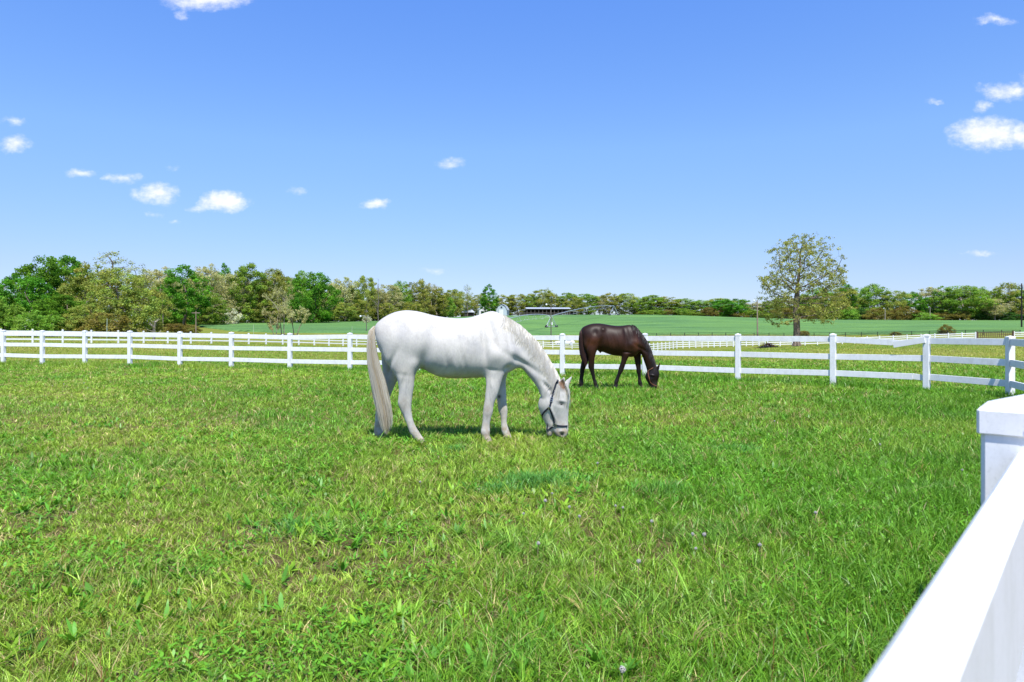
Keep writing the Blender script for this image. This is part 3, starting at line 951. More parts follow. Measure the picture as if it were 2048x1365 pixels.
def coat_mat(name, rough, sheen, spec, fine):
    m = bpy.data.materials.new(name); m.use_nodes = True
    nt = m.node_tree; b = nt.nodes['Principled BSDF']
    a = nn(nt, 'ShaderNodeAttribute', attribute_name='Col')
    tc = nn(nt, 'ShaderNodeTexCoord')
    st = vmath(nt, 'MULTIPLY', tc.outputs['Object'], (1.0, 1.0, 0.45))
    n1 = noise(nt, st, 55, 5, .7); n2 = noise(nt, tc.outputs['Object'], 7, 4)
    c = mixc(nt, min(fine, 1.0), a.outputs['Color'], ramp(nt, n1.outputs[0], [(0.3, (.78, .77, .75)), (0.7, (1.12, 1.12, 1.1))]), 'MULTIPLY')
    c = mixc(nt, fine * .6, c, ramp(nt, n2.outputs[0], [(0.35, (.86, .86, .88)), (0.65, (1.06, 1.06, 1.04))]), 'MULTIPLY')
    nt.links.new(c, b.inputs['Base Color'])
    b.inputs['Roughness'].default_value = rough; b.inputs['Specular IOR Level'].default_value = spec
    b.inputs['Sheen Weight'].default_value = sheen
    bp = nn(nt, 'ShaderNodeBump'); bp.inputs['Strength'].default_value = .35; bp.inputs['Distance'].default_value = .004
    nt.links.new(n1.outputs[0], bp.inputs['Height']); nt.links.new(bp.outputs[0], b.inputs['Normal'])
    return m

def hair_mat(name, rough=.5, spec=.3):
    m = bpy.data.materials.new(name); m.use_nodes = True
    nt = m.node_tree; b = nt.nodes['Principled BSDF']
    a = nn(nt, 'ShaderNodeAttribute', attribute_name='Col')
    nt.links.new(a.outputs['Color'], b.inputs['Base Color'])
    b.inputs['Roughness'].default_value = rough; b.inputs['Specular IOR Level'].default_value = spec
    return m

def strands(P, Wd, col, facing=(0, -1, 0), jitter=.5, seed=1):
    """P (n,k,3) polylines, Wd (n,k) widths, col (n,3) -> ribbon locks"""
    r = np.random.default_rng(seed)
    n, k, _ = P.shape
    T = np.gradient(P, axis=1); T /= np.linalg.norm(T, axis=2, keepdims=True) + 1e-9
    f = np.array(facing, float)[None, :] + r.normal(0, jitter, (n, 3))
    Sd = np.cross(T, f[:, None, :]); Sd /= np.linalg.norm(Sd, axis=2, keepdims=True) + 1e-9
    Lft = P - Sd * Wd[..., None] / 2; Rgt = P + Sd * Wd[..., None] / 2
    V = np.stack([Lft, Rgt], 2).reshape(-1, 3)
    base = np.arange(n)[:, None] * (2 * k) + np.arange(k - 1)[None] * 2
    F = np.stack([base, base + 1, base + 3, base + 2], -1).reshape(-1, 4)
    C = np.repeat(col, 2 * k, 0)
    return V, F, C

def gauss2(x, z, cx, cz, rx, rz, ang=0.0):
    a = math.radians(ang); u = (x - cx) * math.cos(a) + (z - cz) * math.sin(a); v = -(x - cx) * math.sin(a) + (z - cz) * math.cos(a)
    return np.exp(-(u / rx) ** 2 - (v / rz) ** 2)

def yaw_about(V, px, deg, z0=None):
    a = math.radians(deg); W_ = V.copy()
    x = V[:, 0] - px; y = V[:, 1]
    W_[:, 0] = px + x * math.cos(a) - y * math.sin(a); W_[:, 1] = x * math.sin(a) + y * math.cos(a)
    return W_

def build_horse(spec):
    T = spec['trace']; D = T.d; dn, df = D - .15, D + .15
    lofts = []
    for part in spec['lofts']:
        d = {'n': dn, 'f': df}.get(part.get('side'), D)
        rings = [T.ring(r_, d) for r_ in part['rings']]
        v, f = loft(rings, part.get('n', 28), 4, part.get('box', .9))
        if part.get('head'):
            v = yaw_about(v, T(spec['head_axis'], 0)[0], spec['head_yaw'])
        lofts.append((v, f))
    me = fuse(spec['name'], lofts, spec['voxel'], spec['smooth'], spec['mat'])
    V, N = mesh_np(me)
    k = D / FPX / T.k
    # ease the joins of limbs and trunk (upper body only)
    E = np.empty(len(me.edges) * 2, np.int32); me.edges.foreach_get('vertices', E); E = E.reshape(-1, 2)
    deg = np.bincount(E.ravel(), minlength=len(V))[:, None]
    hx = T(spec['head_axis'] - 130, 0)[0]
    w = (np.clip((V[:, 2] - spec['ease']) / .15, 0, 1) * (V[:, 0] < hx))[:, None] * .6
    for _ in range(45):
        Sx = np.zeros_like(V); np.add.at(Sx, E[:, 0], V[E[:, 1]]); np.add.at(Sx, E[:, 1], V[E[:, 0]])
        V = V * (1 - w) + Sx / deg * w
    me.vertices.foreach_set('co', V.astype(np.float32).ravel()); me.update(); V, N = mesh_np(me)
    disp = np.zeros(len(V))
    for (zx, zy, rx, rz, ang, amp, side) in spec['sculpt']:
        cx, cz = T(zx, zy)
        g = gauss2(V[:, 0], V[:, 2], cx, cz, rx * k, rz * k, -ang) * amp * 1.6
        if side == 'n': g = g * (N[:, 1] < 0.2) * np.clip(-N[:, 1] * 1.5 + .3, 0, 1)
        elif side == 'b': g = g * np.clip(np.abs(N[:, 1]) * 1.5, 0, 1)
        disp += g
    V = V + N * disp[:, None]
    V[:, 2] = np.maximum(V[:, 2], -0.03)
    # stand it in the paddock: its own origin under the middle of the body
    ox = float(T(spec['mid'], 0)[0])
    off = np.array([ox, D, 0.0]); loc0 = np.array([ox, 0, 0.0])
    V -= loc0
    me.vertices.foreach_set('co', V.astype(np.float32).ravel()); me.update()
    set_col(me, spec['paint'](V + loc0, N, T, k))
    o = bpy.data.objects.new(spec['name'], me); COL.objects.link(o)
    o.location = off
    tag(o, spec['label'], 'horse')
    bvh = BVHTree.FromPolygons([Vector(v) for v in V], [tuple(p.vertices) for p in me.polygons])
    return o, bvh, loc0, k

def surf(bvh, T, loc0, zx, zy, side=-1, lift=0.0):
    """the point of the coat seen at a traced place, from the near (-1) or far (+1) side"""
    x, z = T(zx, zy)
    p, n, i, d = bvh.ray_cast(Vector((x - loc0[0], 3.0 * side, z)), Vector((0, -side, 0)))
    if p is None:
        p, n, i, d = bvh.find_nearest(Vector((x - loc0[0], side * .12, z)))
    return p + n * lift, n

def strap(pts_nrm, w, th):
    """leather strap: a flat band through (point, normal) pairs"""
    P = crom([tuple(p) for p, n in pts_nrm], 4); Nn = crom([tuple(n) for p, n in pts_nrm], 4)
    b = MB(); V = []; m = len(P)
    for i in range(m):
        t = Vector(P[min(i + 1, m - 1)] - P[max(i - 1, 0)]).normalized(); nn_ = Vector(Nn[i]).normalized()
        s = t.cross(nn_).normalized(); p = Vector(P[i])
        V += [p - s * w / 2 - nn_ * th * .5, p + s * w / 2 - nn_ * th * .5, p + s * w / 2 + nn_ * th, p - s * w / 2 + nn_ * th]
    F = [(4 * i + j, 4 * i + (j + 1) % 4, 4 * i + 4 + (j + 1) % 4, 4 * i + 4 + j) for i in range(m - 1) for j in range(4)] + [(3, 2, 1, 0), tuple(4 * (m - 1) + j for j in range(4))]
    b.add(V, F)
    return b

def local_build(mb, name, mat, parent, smooth=False):
    me = bpy.data.meshes.new(name); me.from_pydata(mb.V, [], mb.F)
    bm = bmesh.new(); bm.from_mesh(me); bmesh.ops.recalc_face_normals(bm, faces=bm.faces); bm.to_mesh(me); bm.free()
    if smooth: me.polygons.foreach_set('use_smooth', [True] * len(me.polygons))
    me.materials.append(mat)
    o = bpy.data.objects.new(name, me); COL.objects.link(o); o.parent = parent
    return o

def hair_obj(name, P, Wd, col, mat, parent, jitter=.5, seed=1, facing=(0, -1, 0)):
    V, F, C = strands(P, Wd, col, facing, jitter, seed)
    me = fast_mesh(name, V, F, C, smooth=True)
    me.materials.append(mat)
    o = bpy.data.objects.new(name, me); COL.objects.link(o); o.parent = parent
    return o

# ---- the white horse -------------------------------------------------
TW = Trace(720, 600, 4.4022, 8.75)
def paint_white(V, N, T, k):
    x, y, z = V.T
    n = len(V)
    c = np.tile(np.array([0.54, 0.515, 0.465]), (n, 1))
    nz = fbm(x * 1.0 + y * .6, z * 1.0, 6.0, 101, 3); nf = fbm(x + y, z - y * .5, 28.0, 111, 3)
    def blend(m, col):
        m = np.clip(m, 0, 1)[:, None]; c[:] = c * (1 - m) + np.array(col) * m
    def G(zx, zy, rx, rz, ang=0):
        cx, cz = T(zx, zy); return gauss2(x, z, cx, cz, rx * k, rz * k, -ang)
    n5 = fbm(x * .7 + y * .4, z * 1.6, 3.0, 131, 3); streak = fbm(x * 1.0 + y, z * .30, 26.0, 141, 3)
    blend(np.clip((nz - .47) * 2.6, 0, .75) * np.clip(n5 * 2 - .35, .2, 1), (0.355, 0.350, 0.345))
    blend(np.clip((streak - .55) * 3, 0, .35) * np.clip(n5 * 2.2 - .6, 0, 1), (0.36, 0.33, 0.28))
    for zx, zy, rx, rz, ang, am in ((560, 420, 70, 120, 10, .40), (620, 560, 110, 60, -10, .45), (1010, 420, 60, 130, 0, .30), (900, 600, 240, 60, 0, .35), (1150, 300, 40, 140, -12, .30), (300, 260, 90, 60, 20, .25), (1450, 520, 40, 150, -50, .35), (720, 190, 110, 26, 20, .35)):  # grey mottling, with muscle shading put into the coat colour
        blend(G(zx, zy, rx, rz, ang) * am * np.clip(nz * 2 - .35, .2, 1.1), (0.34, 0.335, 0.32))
    for zx, zy, rx, rz, ang in ((1190, 800, 5, 60, -12), (1150, 840, 4, 70, -8), (430, 760, 5, 70, 4), (400, 690, 6, 50, 20), (455, 690, 5, 46, 8), (1230, 720, 4, 50, -16), (1690, 1000, 4, 60, 20), (1730, 980, 3, 40, 30)):
        blend(G(zx, zy, rx, rz, ang) * .55, (0.30, 0.29, 0.28))      # veins, and folds whose shading is drawn into the coat colour
    # yellowish stain on belly and buttock, grey skin low on the face
    blend(G(800, 690, 260, 45) * .45, (0.48, 0.39, 0.27))
    blend(G(420, 620, 90, 60) * .40 * nz, (0.47, 0.40, 0.30))
    blend(G(1770, 1190, 70, 55) * .75, (0.42, 0.37, 0.36))
    blend(G(1675, 1180, 35, 35) * .55, (0.45, 0.40, 0.38))
    blend(G(1776, 1178, 17, 20) * 1.3 * (N[:, 1] < .3), (0.035, 0.028, 0.028))
    blend(G(1768, 905, 34, 22, 20) * .75 * (N[:, 1] < 0), (0.10, 0.09, 0.09))
    blend(G(1740, 1030, 50, 12, 20) * .25, (0.40, 0.38, 0.38))
    # ear lining of the near ear
    blend(G(1776, 735, 24, 46, -25) * 2.2 * (N[:, 1] < -.15) * (y < -.01), (0.17, 0.095, 0.05))
    # dusty joints and hooves
    for (zx, zy, r_) in ((1125, 955, 60), (1255, 965, 60), (400, 905, 65), (180, 900, 50)):
        blend(G(zx, zy, r_, r_) * (.2 + .9 * nf), (0.36, 0.31, 0.25))
    low = np.clip((0.34 - z) / .22, 0, 1)
    blend(low * np.clip(nf * 2.2 - .55, 0, .85), (0.36, 0.28, 0.19))
    blend(np.clip((0.075 - z) / .03, 0, 1) * .85, (0.38, 0.31, 0.24))
    blend(G(1225, 860, 15, 18) * 1.2 * (y > 0), (.08, .07, .07))
    flea = np.clip((fbm(x * 1.3 + 5, z + y, 70.0, 121, 2) - .64) * 5, 0, .35)
    blend(flea * .5, (0.42, 0.41, 0.40))
    return c
M_coat_w = coat_mat('white_coat', .55, .15, .25, .55)
M_hair = hair_mat('horse_hair', .45, .35)
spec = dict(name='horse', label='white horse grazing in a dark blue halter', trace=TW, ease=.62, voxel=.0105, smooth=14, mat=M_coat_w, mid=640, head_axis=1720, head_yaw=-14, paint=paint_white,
 lofts=[
  dict(n=40, box=.92, rings=[
   (128, 225, 150, 330, .07, 0), (165, 188, 165, 420, .16, 0), (232, 140, 225, 520, .225, 0, .10), (320, 102, 310, 590, .268, 0, .12), (420, 90, 420, 618, .285, 0, .12),
   (530, 104, 525, 606, .288, 0, .10), (640, 134, 615, 642, .305, 0, .08), (760, 154, 740, 686, .328, 0, .04), (880, 162, 860, 694, .332, 0, .04), (985, 150, 980, 690, .312, 0, .10),
   (1075, 118, 1090, 684, .275, 0, .22), (1150, 95, 1190, 675, .245, 0, .34), (1220, 112, 1290, 655, .232, 0, .36), (1290, 152, 1355, 612, .20, 0, .3), (1340, 195, 1392, 570, .15, 0, .1)]),
  dict(n=32, rings=[
   (1180, 110, 1250, 640, .17, 0, .4), (1270, 140, 1340, 625, .165, 0, .34), (1370, 198, 1388, 602, .135, 0, .3), (1460, 272, 1424, 606, .115, 0, .28), (1542, 350, 1462, 652, .102, 0, .25), (1612, 438, 1502, 702, .094, 0, .2),
   (1672, 535, 1540, 750, .088, 0, .18), (1722, 622, 1574, 802, .083, -.005, .1), (1762, 690, 1592, 850, .08, -.01, 0), (1790, 735, 1620, 890, .07, -.015, 0)]),
  dict(n=32, head=1, box=.82, rings=[
   (1785, 715, 1650, 775, .05, 0, 0), (1815, 745, 1608, 812, .078, 0, 0), (1838, 795, 1585, 856, .098, 0, -.05), (1846, 860, 1569, 905, .107, 0, -.08), (1842, 915, 1567, 945, .108, 0, -.02), (1838, 965, 1582, 990, .093, 0, .08),
   (1836, 1020, 1606, 1045, .074, 0, .1), (1835, 1075, 1632, 1095, .062, 0, .05), (1836, 1115, 1655, 1130, .056, 0, 0), (1836, 1150, 1690, 1150, .056, 0, 0), (1830, 1178, 1712, 1172, .056, 0, 0), (1818, 1202, 1728, 1192, .048, 0, 0), (1800, 1216, 1745, 1206, .032, 0, 0)]),
  dict(n=20, head=1, rings=[(1705, 1085, 1635, 1085, .03, 0), (1705, 1135, 1634, 1130, .036, 0), (1698, 1172, 1636, 1165, .04, 0), (1690, 1195, 1645, 1190, .034, 0), (1680, 1206, 1655, 1202, .02, 0)]),
  dict(n=16, head=1, rings=[(1815, 800, 1735, 805, .028, -.055), (1816, 768, 1736, 782, .028, -.06), (1820, 735, 1744, 742, .024, -.065), (1818, 698, 1768, 706, .017, -.068), (1812, 668, 1800, 672, .006, -.068)]),
  dict(n=16, head=1, rings=[(1835, 790, 1765, 795, .026, .05), (1838, 755, 1770, 765, .026, .055), (1852, 715, 1796, 722, .022, .06), (1862, 690, 1826, 694, .015, .062), (1868, 668, 1858, 670, .005, .062)]),
  dict(side='n', n=24, rings=[
   (500, 250, 250, 250, .06, -.12), (540, 350, 205, 350, .105, -.165), (552, 430, 194, 430, .115, -.166), (554, 520, 210, 520, .116, -.160), (530, 595, 262, 605, .103, -.162), (494, 660, 318, 680, .088, -.172), (482, 760, 342, 790, .066, -.170), (466, 830, 338, 868, .056, -.168), (459, 893, 333, 910, .053, -.166),
   (455, 955, 352, 958, .046, -.165), (464, 1030, 384, 1030, .037, -.165), (487, 1100, 416, 1105, .034, -.165), (522, 1158, 440, 1172, .041, -.165), (546, 1196, 473, 1216, .036, -.165), (578, 1232, 486, 1252, .046, -.165), (598, 1278, 500, 1290, .056, -.165), (600, 1300, 502, 1310, .056, -.165)]),
  dict(side='n', n=24, rings=[(1325, 380, 1125, 400, .05, -.12), (1350, 470, 1096, 490, .078, -.158), (1338, 545, 1094, 565, .080, -.166), (1302, 605, 1106, 622, .064, -.158), (1280, 655, 1112, 672, .050, -.150), (1250, 700, 1130, 715, .034, -.146)]),
  dict(side='f', n=24, rings=[
   (500, 330, 220, 330, .09, .13), (510, 440, 185, 440, .12, .15), (480, 540, 185, 540, .115, .16), (400, 630, 195, 640, .10, .165), (335, 710, 190, 725, .082, .165), (288, 800, 168, 830, .062, .165), (254, 880, 134, 902, .053, .165),
   (226, 950, 136, 952, .045, .165), (206, 1030, 132, 1030, .036, .165), (196, 1105, 124, 1108, .034, .165), (202, 1165, 120, 1172, .041, .165), (208, 1205, 138, 1215, .036, .165), (228, 1238, 150, 1248, .046, .165), (240, 1285, 152, 1290, .055, .165), (240, 1310, 154, 1312, .055, .165)]),
  dict(side='n', n=24, rings=[
   (1320, 340, 1100, 360, .04, -.09), (1338, 450, 1086, 480, .075, -.135), (1312, 565, 1088, 590, .076, -.146), (1276, 650, 1098, 675, .066, -.146), (1248, 740, 1104, 765, .062, -.150), (1208, 850, 1100, 866, .05, -.150), (1180, 925, 1088, 936, .046, -.150),
   (1172, 985, 1080, 998, .044, -.150), (1154, 1048, 1078, 1055, .034, -.150), (1144, 1108, 1070, 1114, .031, -.150), (1148, 1158, 1062, 1168, .039, -.150), (1142, 1194, 1076, 1204, .034, -.150), (1156, 1222, 1086, 1232, .045, -.150), (1170, 1262, 1086, 1272, .055, -.150), (1172, 1290, 1086, 1296, .055, -.150)]),
  dict(side='f', n=24, rings=[
   (1350, 400, 1130, 420, .06, .12), (1345, 520, 1130, 540, .085, .15), (1318, 610, 1150, 630, .08, .155), (1290, 700, 1172, 720, .068, .15), (1288, 800, 1194, 825, .054, .148), (1292, 900, 1210, 918, .046, .148), (1300, 960, 1216, 970, .045, .148),
   (1298, 1012, 1236, 1022, .036, .148), (1294, 1080, 1240, 1082, .031, .148), (1310, 1138, 1243, 1150, .036, .148), (1324, 1178, 1258, 1190, .036, .148), (1338, 1210, 1272, 1218, .042, .148), (1352, 1248, 1270, 1256, .054, .148), (1356, 1290, 1270, 1294, .054, .148)]),
 ],
 sculpt=[  # traced x, y, radii, angle, height in metres
  (580, 520, 45, 130, 18, -.022, 'n'), (520, 560, 50, 55, 0, .012, 'n'), (330, 330, 130, 110, 0, .012, 'n'), (650, 200, 50, 40, 30, .014, 'n'), (700, 260, 60, 60, 0, -.010, 'n'),
  (1105, 420, 28, 170, -6, -.020, 'n'), (1215, 480, 70, 80, 20, .020, 'n'), (1345, 470, 45, 60, 0, .016, 'n'), (1230, 250, 45, 170, -14, .012, 'n'), (1160, 260, 22, 120, -14, -.008, 'n'),
  (1440, 560, 30, 200, -58, -.016, 'n'), (1400, 400, 34, 190, -38, -.010, 'n'), (1180, 612, 60, 16, 8, -.004, 'n'), (1300, 600, 40, 24, -40, -.014, 'n'),
  (1650, 770, 18, 70, -40, -.016, 'n'), (1620, 900, 50, 60, 0, .008, 'n'), (1768, 912, 30, 22, 10, -.008, 'n'), (1776, 884, 40, 14, 12, .004, 'n'), (1700, 1000, 90, 10, 68, .007, 'n'), (1690, 1050, 50, 22, 70, -.006, 'n'), (1776, 1178, 16, 18, 0, -.020, 'n'), (1776, 1150, 24, 10, 0, .006, 'n'),
  (1776, 730, 20, 42, -25, -.020, 'n'), (290, 560, 22, 130, 28, -.014, 'n'), (400, 650, 70, 22, 10, -.003, 'n'), (420, 700, 18, 60, 10, -.008, 'n'), (400, 1010, 12, 90, 14, -.006, 'n'), (1170, 760, 14, 80, -10, .006, 'n'), (1120, 1060, 10, 60, 0, -.005, 'n'),
  (850, 560, 22, 110, -12, .005, 'n'), (930, 540, 20, 110, -12, -.004, 'n'), (790, 560, 20, 100, -12, -.004, 'n'), (700, 660, 120, 30, -8, .008, 'n')])
wh, wbvh, wl0, wk = build_horse(spec)
# the tail: long cream and tan locks, hung from the dock
r_ = np.random.default_rng(3)
def tail_hair(T, l0, cen, half, n, k, ycen, ythick, cols, seed, parent, wbase, mat, tmin=.62):
    r_ = np.random.default_rng(seed)
    C = np.array([T(*c) for c in cen]); hk = np.array(half) * (T.d / FPX / T.k)
    tt = np.linspace(0, 1, len(cen)); P = np.zeros((n, k, 3)); Wd = np.zeros((n, k))
    u = np.clip(r_.normal(0, .5, n), -1, 1); v = r_.uniform(-1, 1, n); v = v * np.sqrt(np.maximum(0, 1 - u ** 2)); end = r_.uniform(tmin, 1.0, n) * (1 - .08 * u ** 2)
    wob = r_.normal(0, 1, (n, 2)); ph = r_.uniform(0, 6.28, n)
    for j in range(k):
        s = end * j / (k - 1)
        cx = np.interp(s, tt, C[:, 0]); cz = np.interp(s, tt, C[:, 1]); h = np.interp(s, tt, hk)
        P[:, j, 0] = cx + u * h + .006 * np.sin(s * 9 + ph) - l0[0]
        P[:, j, 2] = cz
        P[:, j, 1] = np.interp(s, [0, .2, 1], ycen) + v * np.interp(s, [0, .25, 1], ythick)
        Wd[:, j] = wbase * np.interp(j / (k - 1), [0, .3, .8, 1], [.9, 1.2, .9, .15])
    band = np.clip(1 - np.abs(u - .1) * 1.5, 0, 1) * r_.uniform(.2, 1.2, n)
    col = cols[0] * (1 - np.clip(band, 0, 1))[:, None] + cols[1] * np.clip(band, 0, 1)[:, None]
    col = np.clip(col * r_.uniform(.80, 1.12, (n, 1)), 0, .9)
    return hair_obj('tail', P, Wd, col, mat, parent, .35, seed)
tail_hair(TW, wl0, [(140, 232), (112, 275), (108, 400), (130, 560), (172, 720), (206, 880), (236, 1030), (252, 1180)], [14, 24, 34, 50, 64, 68, 64, 46], 2300, 12, (-.005, -.07, -.10), (.035, .055, .06),
          (np.array([.54, .51, .44]), np.array([.38, .29, .17])), 5, wh, .0065, M_softhair)
# the mane: short locks lying down the near side of the neck
def mane_hair(T, l0, bvh, crest, n, length, cols, seed, parent, w, name, lift=.008, mat=None):
    r_ = np.random.default_rng(seed); k = 7
    Cc = crom([T(*c) for c in crest], 6); P = np.zeros((n, k, 3)); Wd = np.zeros((n, k)); s = np.sort(r_.random(n))
    for i in range(n):
        q = s[i] * (len(Cc) - 1); a = int(q); f = q - a; b_ = min(a + 1, len(Cc) - 1)
        cx, cz = Cc[a] * (1 - f) + Cc[b_] * f
        tx, tz = Cc[min(a + 1, len(Cc) - 1)] - Cc[max(a - 1, 0)]; L_ = math.hypot(tx, tz); tx /= L_; tz /= L_
        ln = length * r_.uniform(.55, 1.2) * (0.75 + .5 * s[i])
        swing = r_.normal(.15, .30)
        dirx = tz * .45 + tx * (.35 + swing); dirz = -tx * .45 + tz * (.35 + swing) - .55      # downwards and towards the head
        m_ = math.hypot(dirx, dirz); dirx /= m_; dirz /= m_
        bump = r_.uniform(.2, 1.0)
        for j in range(k):
            t = j / (k - 1)
            x = cx + dirx * ln * t - l0[0] + .006 * math.sin(t * 5 + i); z = cz + .012 * bump * (1 - t) + dirz * ln * t - .01 * t * t
            p, nrm, _, d_ = bvh.ray_cast(Vector((x, -3, z)), Vector((0, 1, 0)))
            y = (p.y - lift * (0.4 + bump)) if p is not None and p.y < .05 else -.012 - .05 * min(1, t * 3)
            if j == 0: y = min(max(y, -.02), .03)
            P[i, j] = (x, y, z); Wd[i, j] = w * (1, 1.1, 1.1, 1, .8, .55, .15)[j]
    for _ in range(2):
        P[:, 1:-1, 1] = (P[:, :-2, 1] + P[:, 1:-1, 1] * 2 + P[:, 2:, 1]) / 4
    mixv = r_.random((n, 1)) ** 1.5
    col = cols[0] * (1 - mixv) + cols[1] * mixv
    return hair_obj(name, P, Wd, np.clip(col * r_.uniform(.85, 1.1, (n, 1)), 0, .9), mat or M_softhair, parent, .22, seed)
mane_hair(TW, wl0, wbvh, [(1265, 140), (1330, 178), (1400, 222), (1470, 283), (1540, 350), (1610, 438), (1672, 538), (1722, 625), (1755, 690)], 700, .21, (np.array([.55, .535, .50]), np.array([.46, .43, .37])), 8, wh, .009, 'mane', .005)
# forelock over the brow
n = 120; k = 7; P = np.zeros((n, k, 3)); Wd = np.zeros((n, k))
ya = math.radians(-14); axx = TW(1720, 0)[0]
for i in range(n):
    x0, z0 = TW(1796 + r_.uniform(-16, 26), 742 + r_.uniform(-12, 14)); y0 = r_.uniform(-.06, .05); ln = r_.uniform(.14, .30); sw = r_.normal(-.002, .016)
    for j in range(k):
        t = j / (k - 1)
        x = x0 + (.030 + r_.uniform(-.006, .006)) * math.sin(min(1, t * 1.6) * 1.57) + sw * t; z = z0 - ln * t + .01 * math.sin(t * 3); y = y0 * (1 + .3 * t)
        P[i, j] = (axx + (x - axx) * math.cos(ya) - y * math.sin(ya) - wl0[0], (x - axx) * math.sin(ya) + y * math.cos(ya), z)
        Wd[i, j] = .010 * (1, 1.1, 1.1, 1, .8, .5, .12)[j]
hair_obj('forelock', P, Wd, np.array([.53, .51, .47]) * r_.uniform(.85, 1.08, (n, 1)), M_softhair, wh, .25, 9, (1, -1, 0))
# eye
p, nrm = surf(wbvh, TW, wl0, 1768, 912)
b = MB(); b.ball(p + Vector(nrm) * -.009, .0165, 14, 10, (1.2, .8, .75))
M_eye = simple_mat('dark_eye', (.012, .009, .008), .3, .1, 5, 0, .3)
local_build(b, 'eye', M_eye, wh, True)
# halter of dark blue webbing with silver buckles
M_strap = simple_mat('navy_webbing', (.018, .022, .034), .55, .25, 30, .3)
M_silver = simple_mat('polished_buckle', (.72, .74, .76), .22, .05, 5, 0, .5, 1.0)
def sp_(zx, zy, side=-1, lift=.004): return surf(wbvh, TW, wl0, zx, zy, side, lift)
def path(pts): return [sp_(*q) for q in pts]
crown = [sp_(1760, 690, 1, .01), sp_(1735, 712, -1, .02), sp_(1722, 735), sp_(1708, 780), sp_(1694, 830), sp_(1682, 880), sp_(1668, 935)]
halter = local_build(strap(crown, .024, .004), 'halter', M_strap, wh)
for nm, pts in (('cheek_strap', [(1664, 940), (1680, 980), (1694, 1020), (1705, 1060), (1711, 1095)]),
                ('throat_strap', [(1662, 942), (1642, 960), (1620, 985), (1604, 1015), (1604, 1020, 1), (1620, 990, 1)]),
                ('noseband', [(1711, 1098), (1745, 1103), (1785, 1106), (1815, 1106), (1832, 1104), (1832, 1102, 1), (1800, 1102, 1), (1750, 1100, 1)]),
                ('chin_strap', [(1711, 1100), (1690, 1118), (1668, 1136), (1650, 1150), (1650, 1150, 1), (1690, 1118, 1)])):
    local_build(strap(path(pts), .022, .004), nm, M_strap, halter)
jaw = [sp_(1606, 1018, -1, .006), (sp_(1615, 1050, -1, .0)[0] + Vector((-.012, .02, 0)), Vector((-1, 0, 0))), (sp_(1630, 1095, -1, 0)[0] + Vector((-.014, .02, 0)), Vector((-1, 0, 0))), sp_(1648, 1148, -1, .006)]
local_build(strap(jaw, .018, .004), 'jaw_strap', M_strap, halter)
def buckle(zx, zy, w, h, ang, nm):
    p, nrm = sp_(zx, zy, -1, .008); nrm = Vector(nrm)
    a = math.radians(ang); u = Vector((math.cos(a), 0, math.sin(a))); u = (u - nrm * u.dot(nrm)).normalized(); v = nrm.cross(u)
    b = MB(); cs = [p + u * w / 2 * sx + v * h / 2 * sy for sx, sy in ((-1, -1), (1, -1), (1, 1), (-1, 1))]
    for i in range(4): b.tube([cs[i], cs[(i + 1) % 4]], .0032, 6)
    b.tube([p - u * w / 2, p + u * w / 2], .0026, 6)
    local_build(b, nm, M_silver, halter)
buckle(1683, 872, .034, .050, -10, 'buckle'); buckle(1712, 1098, .044, .044, 0, 'buckle'); buckle(1665, 940, .026, .026, 45, 'ring')

# ---- the dark bay horse ----------------------------------------------
TB = Trace(1130, 620, 7.582, 16.1)
def paint_bay(V, N, T, k):
    x, y, z = V.T; n = len(V)
    c = np.tile(np.array([0.019, 0.0072, 0.0030]), (n, 1))
    nz = fbm(x + y * .5, z, 5.0, 201, 3); nf = fbm(x + y, z - y * .4, 24.0, 211, 3)
    def blend(m, col):
        m = np.clip(m, 0, 1)[:, None]; c[:] = c * (1 - m) + np.array(col) * m
    def G(zx, zy, rx, rz, ang=0):
        cx, cz = T(zx, zy); return gauss2(x, z, cx, cz, rx * k, rz * k, -ang)
    blend(G(400, 490, 100, 90) * (.4 + .8 * nz), (.105, .036, .015)); blend(G(700, 470, 190, 120) * (.2 + .9 * nz), (.062, .024, .012))
    blend(G(1060, 540, 60, 120) * (.4 + .8 * nz), (.100, .036, .016)); blend(G(950, 620, 90, 60) * (.3 + .5 * nz), (.075, .03, .015)); blend(G(1340, 1000, 60, 60) * (.2 + .5 * nz), (.06, .02, .012)); blend(G(410, 660, 70, 80) * .5, (.07, .026, .013))
    blend(np.clip((nf - .5) * .9, 0, .4), (.012, .006, .004))
    blend(np.clip((0.62 - z) / .18, 0, 1) * .85, (.0095, .008, .008))
    blend(G(1330, 1170, 70, 60) * .7, (.035, .03, .029)); blend(G(1310, 1020, 25, 18) * .8, (.006, .005, .005))
    blend(np.clip((0.24 - z) / .1, 0, 1) * np.clip(nf - .3, 0, .5), (.06, .05, .042))
    return c
M_coat_b = coat_mat('dark_bay_coat', .46, .0, .20, 1.3)
